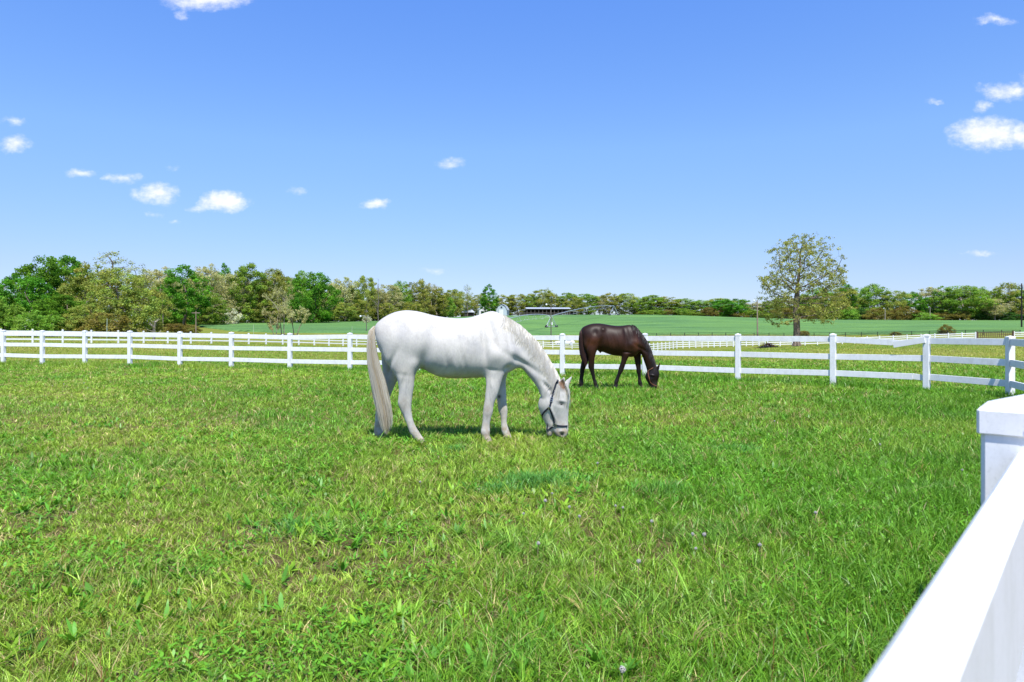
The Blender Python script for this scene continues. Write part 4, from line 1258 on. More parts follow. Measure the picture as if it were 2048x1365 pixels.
spec = dict(name='horse', label='dark brown horse grazing beside the fence', trace=TB, ease=.60, voxel=.0115, smooth=12, mat=M_coat_b, mid=640, head_axis=1340, head_yaw=-8, paint=paint_bay,
 lofts=[
  dict(n=40, box=.92, rings=[
   (238, 300, 250, 400, .07, 0), (262, 265, 265, 470, .15, 0), (310, 240, 300, 540, .20, 0, .1), (380, 214, 370, 600, .235, 0, .12), (460, 203, 450, 610, .25, 0, .12),
   (550, 206, 530, 622, .255, 0, .1), (640, 222, 630, 664, .268, 0, .08), (740, 238, 730, 694, .280, 0, .05), (830, 242, 840, 704, .275, 0, .08), (910, 232, 930, 712, .25, 0, .2), (970, 224, 1010, 722, .22, 0, .34),
   (1030, 238, 1080, 690, .205, 0, .34), (1070, 262, 1120, 620, .17, 0, .3), (1090, 290, 1130, 560, .11, 0, .1)]),
  dict(n=30, rings=[
   (990, 230, 1040, 660, .15, 0, .4), (1055, 252, 1105, 640, .142, 0, .34), (1120, 308, 1140, 640, .122, 0, .28), (1180, 382, 1160, 690, .105, 0, .25), (1235, 462, 1178, 730, .094, 0, .2),
   (1280, 550, 1200, 790, .085, 0, .18), (1318, 645, 1222, 850, .078, 0, .12), (1350, 745, 1238, 905, .074, 0, .05), (1380, 830, 1250, 950, .068, 0, 0), (1395, 870, 1262, 985, .06, 0, 0)]),
  dict(n=30, head=1, box=.82, rings=[
   (1388, 862, 1280, 895, .045, 0), (1408, 892, 1246, 935, .072, 0), (1424, 935, 1224, 980, .09, 0, -.05), (1430, 985, 1214, 1012, .097, 0, -.06), (1420, 1035, 1226, 1055, .088, 0, .04),
   (1408, 1080, 1250, 1100, .068, 0, .1), (1400, 1115, 1268, 1135, .058, 0, .05), (1396, 1150, 1284, 1165, .054, 0), (1394, 1185, 1290, 1190, .054, 0), (1388, 1212, 1298, 1210, .048, 0), (1374, 1228, 1315, 1226, .032, 0)]),
  dict(n=14, head=1, rings=[(1425, 915, 1372, 905, .026, -.03), (1428, 882, 1384, 874, .025, -.04), (1438, 840, 1408, 834, .018, -.045), (1448, 790, 1438, 790, .005, -.045)]),
  dict(n=14, head=1, rings=[(1428, 915, 1376, 905, .024, .035), (1428, 885, 1388, 876, .023, .045), (1436, 850, 1408, 842, .016, .05), (1442, 812, 1434, 811, .005, .05)]),
  dict(side='n', n=24, rings=[
   (490, 350, 280, 350, .05, -.08), (508, 460, 266, 460, .09, -.115), (505, 560, 285, 560, .10, -.136), (486, 625, 318, 635, .092, -.15), (466, 690, 342, 710, .074, -.15), (452, 760, 352, 780, .058, -.15), (447, 815, 350, 840, .05, -.148), (444, 860, 352, 875, .046, -.148),
   (446, 915, 372, 920, .038, -.148), (454, 980, 396, 985, .032, -.148), (466, 1050, 416, 1055, .031, -.148), (488, 1105, 428, 1115, .037, -.148), (492, 1138, 440, 1148, .032, -.148), (508, 1165, 444, 1175, .043, -.148), (516, 1195, 446, 1200, .052, -.148), (516, 1215, 446, 1218, .052, -.148)]),
  dict(side='f', n=24, rings=[
   (470, 380, 270, 380, .08, .11), (470, 480, 262, 480, .105, .13), (440, 580, 262, 580, .10, .145), (400, 670, 256, 670, .085, .148), (368, 750, 248, 760, .066, .148), (340, 820, 238, 840, .053, .148), (315, 870, 228, 890, .047, .148),
   (298, 930, 226, 940, .039, .148), (286, 1000, 222, 1005, .032, .148), (278, 1060, 214, 1065, .031, .148), (284, 1110, 208, 1120, .038, .148), (276, 1140, 216, 1148, .033, .148), (286, 1170, 212, 1176, .045, .148), (290, 1200, 210, 1204, .052, .148)]),
  dict(side='n', n=24, rings=[
   (1050, 370, 880, 390, .04, -.08), (1068, 490, 860, 510, .07, -.115), (1040, 585, 856, 600, .076, -.132), (1000, 650, 856, 670, .072, -.148), (962, 730, 852, 745, .058, -.148), (925, 810, 834, 825, .047, -.148), (900, 880, 812, 885, .044, -.148), (882, 930, 802, 938, .042, -.148),
   (850, 985, 786, 985, .032, -.148), (826, 1040, 766, 1035, .029, -.148), (812, 1095, 744, 1085, .036, -.148), (800, 1130, 744, 1125, .032, -.148), (806, 1165, 732, 1160, .043, -.148), (806, 1200, 728, 1195, .052, -.148), (806, 1215, 728, 1212, .052, -.148)]),
  dict(side='f', n=24, rings=[
   (1120, 420, 960, 430, .06, .10), (1150, 540, 990, 560, .078, .13), (1158, 640, 1010, 650, .075, .14), (1156, 720, 1040, 735, .062, .14), (1152, 810, 1062, 820, .049, .14), (1150, 880, 1078, 890, .043, .14), (1154, 930, 1080, 938, .043, .14),
   (1150, 985, 1096, 990, .033, .14), (1154, 1050, 1102, 1055, .030, .14), (1172, 1105, 1102, 1112, .037, .14), (1176, 1145, 1116, 1150, .033, .14), (1196, 1180, 1116, 1182, .044, .14), (1204, 1212, 1116, 1216, .052, .14), (1204, 1230, 1116, 1232, .052, .14)]),
  dict(n=14, rings=[(545, 560, 470, 575, .04, 0), (548, 610, 495, 620, .035, 0), (550, 645, 515, 650, .026, 0), (552, 672, 525, 676, .020, 0)]),
 ],
 sculpt=[
  (520, 520, 30, 110, 14, -.022, 'n'), (470, 560, 45, 50, 0, .012, 'n'), (400, 470, 70, 70, 0, .012, 'n'), (440, 340, 40, 50, 0, -.012, 'n'), (560, 300, 35, 30, 0, .014, 'n'), (900, 440, 26, 140, -6, -.016, 'n'), (990, 520, 55, 60, 0, .018, 'n'),
  (1070, 500, 36, 70, 0, .016, 'n'), (1000, 340, 30, 120, -12, .012, 'n'), (1170, 600, 26, 180, -62, -.012, 'n'), (920, 640, 60, 14, 4, -.014, 'n'), (640, 480, 18, 100, -10, .006, 'n'), (720, 490, 18, 100, -10, -.006, 'n'), (790, 490, 18, 100, -10, .006, 'n'),
  (1310, 1015, 24, 18, 0, -.008, 'n'), (1316, 990, 34, 12, 10, .010, 'n'), (1300, 1080, 60, 12, 60, .006, 'n'), (1360, 1180, 14, 14, 0, -.014, 'n'), (330, 540, 16, 100, 18, -.014, 'n')])
bh, bbvh, bl0, bk = build_horse(spec)
tail_hair(TB, bl0, [(262, 300), (244, 345), (240, 440), (252, 560), (276, 680), (298, 780), (306, 862)], [12, 22, 30, 42, 54, 48, 20], 420, 10, (-.005, -.06, -.09), (.03, .05, .05),
          (np.array([.022, .012, .010]), np.array([.06, .026, .017])), 15, bh, .014, M_darkhair)
mane_hair(TB, bl0, bbvh, [(1010, 230), (1060, 252), (1110, 300), (1160, 360), (1210, 430), (1255, 500), (1292, 580), (1322, 660), (1350, 750), (1376, 830)], 260, .17, (np.array([.014, .011, .010]), np.array([.030, .023, .021])), 18, bh, .014, 'mane', .006, M_darkhair)
p, nrm = surf(bbvh, TB, bl0, 1310, 1012); b = MB(); b.ball(p + Vector(nrm) * -.008, .019, 12, 8, (1.1, .8, .85)); local_build(b, 'eye', M_eye, bh, True)
M_tan = simple_mat('tan_rope', (.24, .10, .055), .8, .2, 20)
def bs(zx, zy, side=-1): return surf(bbvh, TB, bl0, zx, zy, side, .005)
halter = local_build(strap([bs(1372, 850), bs(1300, 890), bs(1256, 925), bs(1258, 975), bs(1270, 1040), bs(1284, 1090)], .013, .005), 'halter', M_tan, bh)
local_build(strap([bs(1284, 1090), bs(1310, 1118), bs(1345, 1138), bs(1380, 1150), bs(1394, 1152), bs(1394, 1152, 1), bs(1340, 1140, 1)], .013, .005), 'noseband', M_tan, halter)

# ------------------------------------------------------------------ trees
def grow(att, root, first, step, kill, reach, iters=90, seed=0):
    """space colonisation: limbs that reach for the places where leaves are"""
    r_ = np.random.default_rng(seed)
    N = [np.array(p, float) for p in first]; par = [-1] + list(range(len(first) - 1))
    A = np.array(att, float); alive = np.ones(len(A), bool)
    P = np.array(N)
    dmin = ((A[:, None] - P[None]) ** 2).sum(-1); near = dmin.argmin(1); dmin = dmin.min(1)
    for it in range(iters):
        if not alive.any(): break
        act = alive & (dmin < reach ** 2)
        if not act.any():
            act = alive & (dmin <= dmin[alive].min() + 1e-6)
        new = []
        for q in np.unique(near[act]):
            v = A[act & (near == q)] - P[q]
            d = (v / (np.linalg.norm(v, axis=1, keepdims=True) + 1e-9)).sum(0) + r_.normal(0, .12, 3)
            d /= np.linalg.norm(d) + 1e-9
            new.append((P[q] + d * step, q))
        if not new: break
        base = len(P)
        Q = np.array([n_[0] for n_ in new]); P = np.concatenate([P, Q]); par += [n_[1] for n_ in new]
        d2 = ((A[:, None] - Q[None]) ** 2).sum(-1); j = d2.argmin(1); m = d2.min(1)
        up = m < dmin; dmin[up] = m[up]; near[up] = base + j[up]
        alive &= dmin > kill ** 2
    return P, par

def limb_mesh(P, par, r_tip, r_base, expo=2.4, nside=5):
    n = len(P); kids = [[] for _ in range(n)]
    for i, p in enumerate(par):
        if p >= 0: kids[p].append(i)
    w = np.zeros(n)
    for i in range(n - 1, -1, -1):
        w[i] = 1.0 if not kids[i] else sum(w[k] for k in kids[i])
    rad = r_tip * w ** (1 / expo); rad *= 1; s_ = r_base / rad[0]
    rad = np.maximum(r_tip, r_tip + (rad - r_tip) * (r_base - r_tip) / max(rad[0] - r_tip, 1e-6))
    mb = MB()
    starts = [0]; done = set()
    while starts:
        s = starts.pop()
        chain = [par[s]] if par[s] >= 0 else []
        chain.append(s); c = s
        while kids[c]:
            ks = sorted(kids[c], key=lambda q: -w[q])
            for k in ks[1:]: starts.append(k)
            c = ks[0]; chain.append(c)
        if len(chain) > 1:
            rr = [rad[q] for q in chain]
            if par[s] >= 0: rr[0] = rr[1]
            mb.tube([Vector(P[q]) for q in chain], rr, nside if max(rr) < .08 else 8, cap=False)
    return mb, rad

def leaf_cloud(centres, per, spread, size, cols, rg, up=.8, flat=.8):
    """leaf-sized bent faces scattered round the clump centres"""
    n = len(centres) * per
    C = np.repeat(np.asarray(centres), per, 0)
    off = rg.normal(0, 1, (n, 3)); off /= np.linalg.norm(off, axis=1, keepdims=True); off *= (rg.random((n, 1)) ** .5)
    sp = np.repeat(spread if np.ndim(spread) else np.full(len(centres), spread), per)[:, None]
    C = C + off * sp * np.array([1, 1, flat])
    nrm = rg.normal(0, 1, (n, 3)) + off * 1.1; nrm[:, 2] += up
    nrm /= np.linalg.norm(nrm, axis=1, keepdims=True)
    t = np.cross(nrm, rg.normal(0, 1, (n, 3))); t /= np.linalg.norm(t, axis=1, keepdims=True) + 1e-9
    b = np.cross(nrm, t)
    s = size * rg.uniform(.6, 1.4, (n, 1))
    a0 = C - t * s * .5; a1 = C + b * s * .36 + nrm * s * .06; a2 = C + t * s * .5 - nrm * s * .08; a3 = C - b * s * .36 + nrm * s * .06
    V = np.stack([a0, a1, a2, a3], 1).reshape(-1, 3)
    F = (np.arange(n) * 4)[:, None] + np.arange(4)[None]
    ci = np.repeat(rg.integers(0, len(cols), len(centres)), per)
    tone = np.repeat(rg.uniform(.78, 1.22, len(centres)), per)[:, None]
    col = np.asarray(cols)[ci] * tone * rg.uniform(.75, 1.25, (n, 1))
    return V, F, np.repeat(col, 4, 0)

def envelope_points(n, prof, rg, lumps, inner=.0, H=1.0):
    """points in a crown: prof is [(height share, radius)], lumped so the outline is uneven"""
    hs = np.array([p[0] for p in prof]); rs = np.array([p[1] for p in prof])
    ph = rg.uniform(0, 6.28, 6); out = []
    while len(out) < n:
        h = rg.uniform(hs[0], hs[-1]); a = rg.uniform(0, 6.283); R_ = np.interp(h, hs, rs)
        if rg.random() > (R_ / rs.max()) ** 1.2: continue
        lump = 1 + lumps * (math.sin(2 * a + ph[0] + h * 5) * .5 + math.sin(3 * a + ph[1] - h * 9) * .35 + math.sin(5 * a + ph[2] + h * 14) * .3)
        q = inner + (1 - inner) * rg.random() ** .5
        out.append((R_ * lump * q * math.cos(a), R_ * lump * q * math.sin(a), h * H))
    return np.array(out)

GREEN = [(.115, .300, .032), (.150, .355, .036), (.085, .240, .028)]
MID = [(.225, .370, .055), (.185, .330, .050), (.270, .390, .070)]
OLIVE = [(.315, .380, .085), (.265, .340, .080), (.380, .400, .095)]
TAN = [(.500, .480, .250), (.440, .430, .220), (.460, .480, .220)]
DARK = [(.060, .160, .040), (.075, .195, .045)]
PALE = [(.44, .48, .23), (.38, .42, .19)]
KINDS = {
 # name: (colours, crown profile at height 1, lumps, clumps, leaves per clump, clump spread, leaf size, bark, trunk radius)
 'green':  (GREEN, [(.02, .22), (.20, .38), (.45, .45), (.68, .40), (.85, .27), (.98, .08)], .30, 210, 46, .070, .036, 'd', .022),
 'gslim':  (GREEN, [(.08, .14), (.30, .24), (.55, .27), (.78, .21), (.92, .12), (1.0, .03)], .28, 150, 44, .055, .030, 'd', .017),
 'mid':    (MID,   [(.04, .20), (.25, .27), (.55, .33), (.78, .29), (.93, .17), (1.0, .05)], .30, 180, 44, .064, .032, 'p', .016),
 'olive':  (OLIVE, [(.06, .18), (.28, .27), (.58, .33), (.80, .28), (.93, .17), (1.0, .05)], .32, 175, 40, .064, .030, 'p', .015),
 'olow':   (OLIVE, [(.02, .22), (.15, .38), (.40, .42), (.65, .36), (.85, .24), (1.0, .06)], .34, 210, 40, .065, .030, 'd', .020),
 'tan':    (TAN,   [(.16, .14), (.40, .24), (.64, .29), (.84, .25), (.94, .15), (1.0, .04)], .34, 165, 32, .060, .027, 'p', .014),
 'sparse': (PALE,  [(.30, .14), (.55, .26), (.75, .28), (.90, .18), (1.0, .05)], .5, 80, 16, .050, .022, 'd', .015),
 'dark':   (DARK,  [(.04, .20), (.25, .25), (.50, .22), (.75, .14), (1.0, .02)], .25, 120, 44, .055, .030, 'd', .020),
 'bush':   (MID,   [(.0, .40), (.30, .62), (.60, .55), (.85, .32), (1.0, .08)], .34, 110, 40, .14, .066, 'd', .02),
 'obush':  ([(.25, .20, .055), (.21, .17, .055), (.22, .22, .05)], [(.0, .40), (.30, .62), (.60, .55), (.85, .32), (1.0, .08)], .34, 110, 36, .14, .062, 'd', .02),
 'dbush':  (DARK,  [(.0, .40), (.30, .55), (.60, .42), (.85, .22), (1.0, .05)], .28, 110, 40, .12, .060, 'd', .02)}
PROTO = {}
def proto(kind, var):
    """unit-height crown and trunk meshes of a kind (shared by every tree grown from them)"""
    if (kind, var) in PROTO: return PROTO[(kind, var)]
    cols, prof, lumps, nc, per, spread, leaf, bark, tr = KINDS[kind]
    rg = np.random.default_rng(abs(hash_(kind)) + var * 17)
    C = envelope_points(nc, prof, rg, lumps, .25 if kind not in ('sparse', 'tan') else .1)
    first = [(0, 0, -.03), (rg.normal(0, .006), rg.normal(0, .006), .06), (rg.normal(0, .01), rg.normal(0, .01), .13)]
    if 'bush' in kind: first = [(0, 0, -.05), (0, 0, .04), (.01, 0, .1)]
    P, par = grow(C[: 70], None, first, .045, .05, .5, 60, var)
    mb, rad = limb_mesh(P, par, .0022 if 'bush' not in kind else .004, tr)
    tm = bpy.data.meshes.new('trunk'); tm.from_pydata(mb.V, [], mb.F); tm.polygons.foreach_set('use_smooth', [True] * len(tm.polygons))
    tm.materials.append(M_bark if bark == 'd' else M_bark_pale)
    V, F, Cc = leaf_cloud(C, int(per * 2.0), spread * rg.uniform(.6, 1.4, nc), leaf * .70, cols, rg)
    cm = fast_mesh('crown', V, F, Cc); cm.materials.append(M_leaf)
    PROTO[(kind, var)] = (tm, cm)
    return tm, cm
def hash_(s):
    h = 7
    for ch in s: h = (h * 31 + ord(ch)) % 100003
    return h

LAND = [(-80, 'at the far left edge'), (40, 'at the left end of the wood'), (150, 'beside the big green tree on the left'), (240, 'in the left clump'), (318, 'behind the dead stump'), (395, 'behind the crossarm pole'), (463, 'above the white blossom bush'),
        (520, 'just right of the white blossom bush'), (575, 'behind the bare saplings'), (632, 'right of the bare saplings'), (690, 'left of the tall snag'), (757, 'at the tall snag'), (815, "over the white horse's rump"), (880, "over the white horse's back"),
        (936, 'behind the low grey shed'), (985, 'by the blue-grey farmhouse'), (1045, 'behind the left end of the open barn'), (1110, 'behind the open barn'), (1165, 'right of the open barn'), (1228, 'behind the irrigation tower'), (1290, "over the dark horse's neck"),
        (1350, "right of the dark horse's head"), (1420, 'midway to the wooden utility pole'), (1490, 'left of the wooden utility pole'), (1545, 'between the utility pole and the lone oak'), (1610, 'behind the lone oak'), (1680, "under the oak's right-hand limbs"), (1740, 'right of the lone oak'),
        (1775, 'behind the pale lamp pole'), (1830, 'between the two small lamp poles'), (1892, 'above the brown field bush'), (1950, 'above the farm gate'), (2010, 'left of the tall power pole'), (2080, 'at the tall power pole'), (2300, 'past the right edge, beyond the tall power pole')]
def where(px): return min(LAND, key=lambda q: abs(q[0] - px))[1]
KN = {'green': 'dense bright green tree', 'gslim': 'slim bright green tree', 'mid': 'mid-green spring tree', 'olive': 'olive-gold budding tree', 'olow': 'broad olive-brown tree', 'tan': 'tan bare-trunked budding tree',
      'sparse': 'thin sparse grey-green tree', 'dark': 'dark evergreen tree', 'bush': 'green shrub', 'obush': 'brownish shrub', 'dbush': 'dark evergreen shrub'}
used_labels = {}
rt = random.Random(12)
TREES = []
def tree(px, top, wpx, d, kind, label=None, group='trees of the treeline', cat='tree', name='tree'):
    base = gat(px, d, -.1)
    H = CAM_H - (top - HOR) / FPX * d - base.z
    prof = KINDS[kind][1]; rmax = max(r for h, r in prof)
    Wm = wpx * ((1.22 if d < 130 or px > 1280 else 1.08) if cat == 'tree' else 1.1) / FPX * d / 2 / rmax
    tm, cm = proto(kind, rt.randrange(3))
    lb = label or (KN[kind] + ' ' + where(px) + (', back row' if group.startswith('back') else ''))
    TREES.append((px, lb))
    root = empty(name, base, lb, cat, group)
    root.rotation_euler.z = rt.uniform(0, 6.283); root.scale = (Wm, Wm, H)
    for nm, me in (('trunk', tm), ('crown', cm)):
        o = bpy.data.objects.new(nm, me); COL.objects.link(o); o.parent = root
    return root

# left clump, nearest
for t in ((45, 548, 104, 108, 'green', 'dense bright green tree at the far left, lower than its neighbour'), (92, 515, 118, 116, 'green', 'tallest dense bright green tree of the left clump'), (140, 514, 92, 122, 'green', 'dense bright green tree touching the olive clump'),
          (-25, 585, 110, 112, 'green'), (8, 600, 60, 100, 'bush'), (190, 526, 112, 113, 'olow', 'broad olive-brown tree beside the dense green trees'), (243, 540, 112, 111, 'olow', 'broad olive-brown tree in the middle of the left clump'), (222, 505, 96, 126, 'sparse', 'thin grey-green treetop rising over the olive clump'),
          (268, 522, 60, 128, 'sparse'), (286, 552, 76, 118, 'olow', 'olive-brown tree at the right side of the left clump'), (120, 590, 90, 104, 'green'), (165, 610, 70, 102, 'olow'), (75, 625, 80, 98, 'bush'), (215, 625, 90, 101, 'obush')):
    tree(*t)
# the wood along the field edge
for t in ((318, 534, 82, 190, 'tan'), (340, 560, 70, 215, 'olive'), (367, 527, 84, 172, 'gslim', 'slim bright green tree standing out right of the lamp in the wood'), (414, 528, 66, 205, 'tan'), (425, 588, 56, 190, 'mid'), (449, 529, 40, 250, 'gslim'), (390, 552, 60, 240, 'olive'),
          (461, 545, 62, 214, 'tan'), (499, 530, 74, 216, 'mid', 'round-topped green tree right of the white blossom bush'), (520, 560, 60, 225, 'olive'), (550, 537, 64, 220, 'olive', 'tall olive-gold tree behind the bare saplings'), (478, 560, 50, 240, 'tan'), (583, 575, 50, 222, 'tan'), (604, 545, 58, 235, 'mid'),
          (628, 546, 92, 212, 'green', 'round dense green tree in the middle of the wood'), (575, 552, 46, 250, 'olive'), (668, 566, 46, 236, 'tan'), (687, 554, 52, 236, 'tan'), (708, 580, 40, 238, 'mid'), (732, 551, 48, 246, 'olive'), (720, 600, 40, 236, 'olive'), (757, 578, 40, 250, 'tan'),
          (778, 568, 54, 252, 'tan'), (802, 565, 46, 262, 'mid'), (836, 560, 54, 270, 'olive'), (858, 566, 40, 285, 'tan'), (874, 576, 50, 285, 'olive'), (905, 578, 42, 300, 'olive'), (890, 590, 40, 290, 'mid'), (935, 570, 26, 315, 'sparse'), (922, 584, 40, 320, 'olive'), (650, 600, 60, 245, 'olive'),
          (330, 600, 60, 186, 'mid'), (395, 606, 50, 190, 'olive'), (445, 606, 44, 205, 'tan'), (535, 602, 56, 215, 'olive'), (690, 606, 50, 232, 'olive'), (770, 606, 50, 246, 'olive'), (820, 604, 50, 256, 'olive'), (360, 655 - 40, 60, 200, 'olive')):
    tree(*t)
px = 330
while px < 900:
    w_ = rt.uniform(44, 66); d = float(np.interp(px, [320, 480, 735, 905], [262, 272, 290, 330]))
    tp = np.interp(px, [330, 420, 500, 600, 700, 800, 900], [552, 548, 552, 562, 572, 584, 590]) + rt.uniform(-4, 8)
    tree(px, tp, w_, d, rt.choice(['olive', 'tan', 'mid', 'olive']), group='back row of the wood'); px += w_ * rt.uniform(.5, .75)
# centre, beyond the farm
for t in ((958, 588, 50, 350, 'olive'), (978, 570, 34, 318, 'gslim', 'tall dark green tree beside the blue-grey farmhouse'), (1008, 590, 52, 370, 'olive'), (1036, 588, 52, 372, 'olive'), (1062, 592, 44, 372, 'mid'), (1082, 579, 48, 372, 'olive'), (1108, 589, 44, 375, 'olive'), (1136, 587, 48, 375, 'mid'),
          (1172, 589, 54, 375, 'mid'), (1200, 592, 42, 378, 'tan'), (1218, 587, 50, 376, 'olive'), (1250, 586, 56, 376, 'olive'), (1282, 594, 48, 378, 'mid'), (1150, 596, 44, 365, 'olive'), (1096, 574, 30, 380, 'sparse')):
    tree(*t)
# the right-hand treeline
px = 1305; kinds = ['mid', 'olive', 'mid', 'mid', 'olive', 'green', 'tan', 'mid', 'olive', 'mid']
tops = [(1300, 594), (1360, 594), (1400, 596), (1440, 598), (1480, 596), (1520, 600), (1560, 592), (1600, 590), (1650, 576), (1690, 572), (1720, 578), (1745, 569), (1790, 577), (1830, 578), (1870, 576), (1905, 573), (1940, 575), (1970, 578), (2010, 568), (2050, 578), (2100, 572), (2200, 570)]
i = 0
while px < 2520:
    w_ = rt.uniform(44, 64); tp = np.interp(px, [t[0] for t in tops], [t[1] for t in tops]) + rt.uniform(-3, 6)
    tree(px, tp, w_, rt.uniform(352, 362), kinds[i % len(kinds)]); px += w_ * rt.uniform(.5, .72); i += 1
for t in ((1446, 598, 60, 345, 'green', 'rounded bright green tree left of the wooden utility pole'), (1692, 563, 30, 350, 'gslim'), (1990, 598, 44, 340, 'tan', 'pale tan budding tree left of the tall power pole'), (1925, 574, 80, 346, 'mid', 'broad rounded green tree above the farm gate')):
    tree(*t)
px = 1290
while px < 2500:
    w_ = rt.uniform(30, 54)
    k = rt.choice(['dbush', 'bush', 'obush', 'dbush', 'bush']) if px > 1640 else rt.choice(['obush', 'bush', 'obush'])
    tree(px, rt.uniform(612, 626), w_, rt.uniform(338, 346), k, group='shrubs along the treeline', cat='shrub', name='shrub'); px += w_ * rt.uniform(.55, .9)
px = 322
while px < 905:
    w_ = rt.uniform(26, 48)
    d = float(np.interp(px, [320, 395, 480, 735, 905], [178, 205, 226, 244, 296]))
    tree(px, np.interp(px, [320, 900], [638, 625]) + rt.uniform(-9, 3), w_, d + rt.uniform(0, 8), rt.choice(['obush', 'bush', 'obush', 'dbush']), group='shrubs along the treeline', cat='shrub', name='shrub'); px += w_ * rt.uniform(.7, 1.3)

# single bushes in the open
def bush(px, top, wpx, d, kind, label, cat='bush'): return tree(px, top, wpx, d, kind, label, None, cat, 'bush')
bush(1892, 650, 30, 160, 'obush', 'round brown twiggy bush on the edge of the wheat field')
bush(1606, 661, 26, 168, 'obush', 'small brownish bush right of the oak trunk')
bush(1792, 664, 22, 166, 'obush', 'low tan bush by the dark board fence')
bush(350, 646, 50, 128, 'obush', 'rust-brown hedge bush right of the dead stump')
bush(380, 650, 38, 132, 'obush', 'smaller rust-brown hedge bush at the crossarm pole')
bush(1288, 676, 28, 128, 'dbush', 'dark weedy bush in the dip behind the climbing white fence')
PROTO_W = dict(KINDS); KINDS['bloom'] = ([(.78, .78, .68), (.70, .72, .58), (.34, .38, .18)], [(.05, .30), (.30, .55), (.60, .58), (.85, .34), (1.0, .1)], .45, 90, 30, .12, .06, 'd', .02)
bush(464, 618, 34, 200, 'bloom', 'white flowering dogwood bush at the foot of the wood', 'flowering bush')
bush(733, 631, 20, 215, 'bloom', 'small white flowering bush near the snag', 'flowering bush')

# ---- the lone oak ----------------------------------------------------
rg = np.random.default_rng(41)
ok = gat(1593, 81.0, -.05)
def sil(px, py):
    v = at(px, py, 81.0); return (v.x - ok.x, v.z - ok.z)
LOBES = [  # clump discs read off the outline of the crown: photo column, row, radius in px, share
    (1600, 492, 34, 9), (1575, 500, 26, 7), (1630, 497, 26, 7), (1648, 520, 24, 6), (1568, 530, 26, 7), (1600, 530, 32, 7), (1625, 540, 28, 6), (1556, 556, 22, 5), (1590, 560, 30, 5), (1640, 556, 34, 7), (1668, 540, 18, 5), (1676, 556, 16, 5),
    (1662, 572, 26, 6), (1546, 575, 16, 3), (1530, 560, 12, 3), (1542, 566, 10, 2), (1556, 590, 26, 5), (1545, 604, 22, 4), (1570, 612, 30, 6), (1605, 590, 34, 4), (1640, 596, 36, 8), (1672, 600, 22, 5), (1618, 616, 34, 7), (1650, 622, 28, 6), (1690, 612, 14, 3),
    (1555, 630, 22, 3), (1574, 632, 18, 2), (1634, 634, 22, 3), (1556, 645, 14, 1), (1645, 640, 14, 1)]
att = []; 
for (px_, py_, r, share) in LOBES:
    cx_, cz_ = sil(px_, py_); rm = r / FPX * 81
    for _ in range(share * 7):
        v = rg.normal(0, 1, 3); v /= np.linalg.norm(v); q = rg.random() ** .4
        depth = math.sqrt(max(.3, 1 - min(1, (cx_ / 5.4) ** 2))) * 4.2
        y_ = rg.uniform(-1, 1) * depth * .9
        att.append((cx_ + v[0] * rm * q, y_ + v[1] * rm * .3, cz_ + v[2] * rm * q * .8))
att = np.array(att)
first = [(0, 0, -.2), (.02, 0, .6), (.0, .02, 1.3), (.03, .0, 2.0), (.02, .03, 2.7), (0, 0, 3.4), (-.05, 0, 4.1), (-.02, .03, 4.8), (.05, .05, 5.6), (.08, 0, 6.4)]
P, par = grow(att, None, first, .34, .42, 3.4, 120, 4)
mb, rad = limb_mesh(P, par, .007, .40, 2.05, 6)
oak = empty('oak_tree', ok, 'lone spreading oak in thin olive spring leaf, standing by itself behind the fence', 'tree')
V0 = [v + ok for v in mb.V]; mb.V = V0
for k in range(7):      # root flare
    a = k / 7 * 6.283 + .3
    mb.tube([ok + Vector((.62 * math.cos(a), .62 * math.sin(a), -.08)), ok + Vector((.40 * math.cos(a), .40 * math.sin(a), .12)), ok + Vector((.26 * math.cos(a), .26 * math.sin(a), .75))], [.10, .15, .10], 7)
mb.build('trunk', M_bark, oak, smooth=True)
tips = np.array([P[i] for i in range(len(P)) if rad[i] < .035])
cen = np.concatenate([att[rg.random(len(att)) < .93], tips[rg.random(len(tips)) < .30]])
V, F, C = leaf_cloud(cen, 15, rg.uniform(.22, .46, len(cen)), .165, [(.350, .375, .100), (.300, .345, .090), (.400, .400, .120), (.250, .285, .075)], rg, .9, .75)
M_oak = leaf_mat('oak_leaves', .42, .0, .5, 0.0)
me = fast_mesh('crown', V, F, C); me.materials.append(M_oak)
o = bpy.data.objects.new('crown', me); COL.objects.link(o); o.parent = oak

# ------------------------------------------------------------------ farm buildings, poles, machines
M_roof = simple_mat('pale_metal_roof', (.50, .52, .54), .45, .10, 1.5, 0, .5, .3)
M_bluewall = simple_mat('blue_grey_siding', (.42, .50, .56), .6, .08, 2)
M_whitewall = simple_mat('white_siding', (.66, .68, .68), .6, .06, 2)
M_brownwall = simple_mat('dark_boards_and_shade', (.022, .019, .017), .85, .3, 2)
M_timber = simple_mat('grey_timber', (.12, .105, .09), .85, .25, 3)
M_window = simple_mat('dark_window', (.03, .04, .05), .12, .2, 2, 0, .6)
M_car = simple_mat('white_car_paint', (.75, .75, .75), .25, .03, 2, 0, .6)
M_lamp = simple_mat('lamp_glass', (.75, .77, .78), .3, .05, 2)
Z = Vector((0, 0, 1))
def frame_at(px, d, yaw=0.0):
    """ground point and axes of something turned by yaw from square-on"""
    g = gat(px, d); a = math.radians(yaw)
    return g, Vector((math.cos(a), math.sin(a), 0)), Vector((-math.sin(a), math.cos(a), 0))
def panel(mb, pts, th=.06):
    """a thick sheet through 4 points"""
    p = [Vector(q) for q in pts]; n = (p[1] - p[0]).cross(p[3] - p[0]).normalized() * th
    mb.add(p + [q + n for q in p], [(0, 1, 2, 3), (7, 6, 5, 4), (0, 4, 5, 1), (1, 5, 6, 2), (2, 6, 7, 3), (3, 7, 4, 0)])

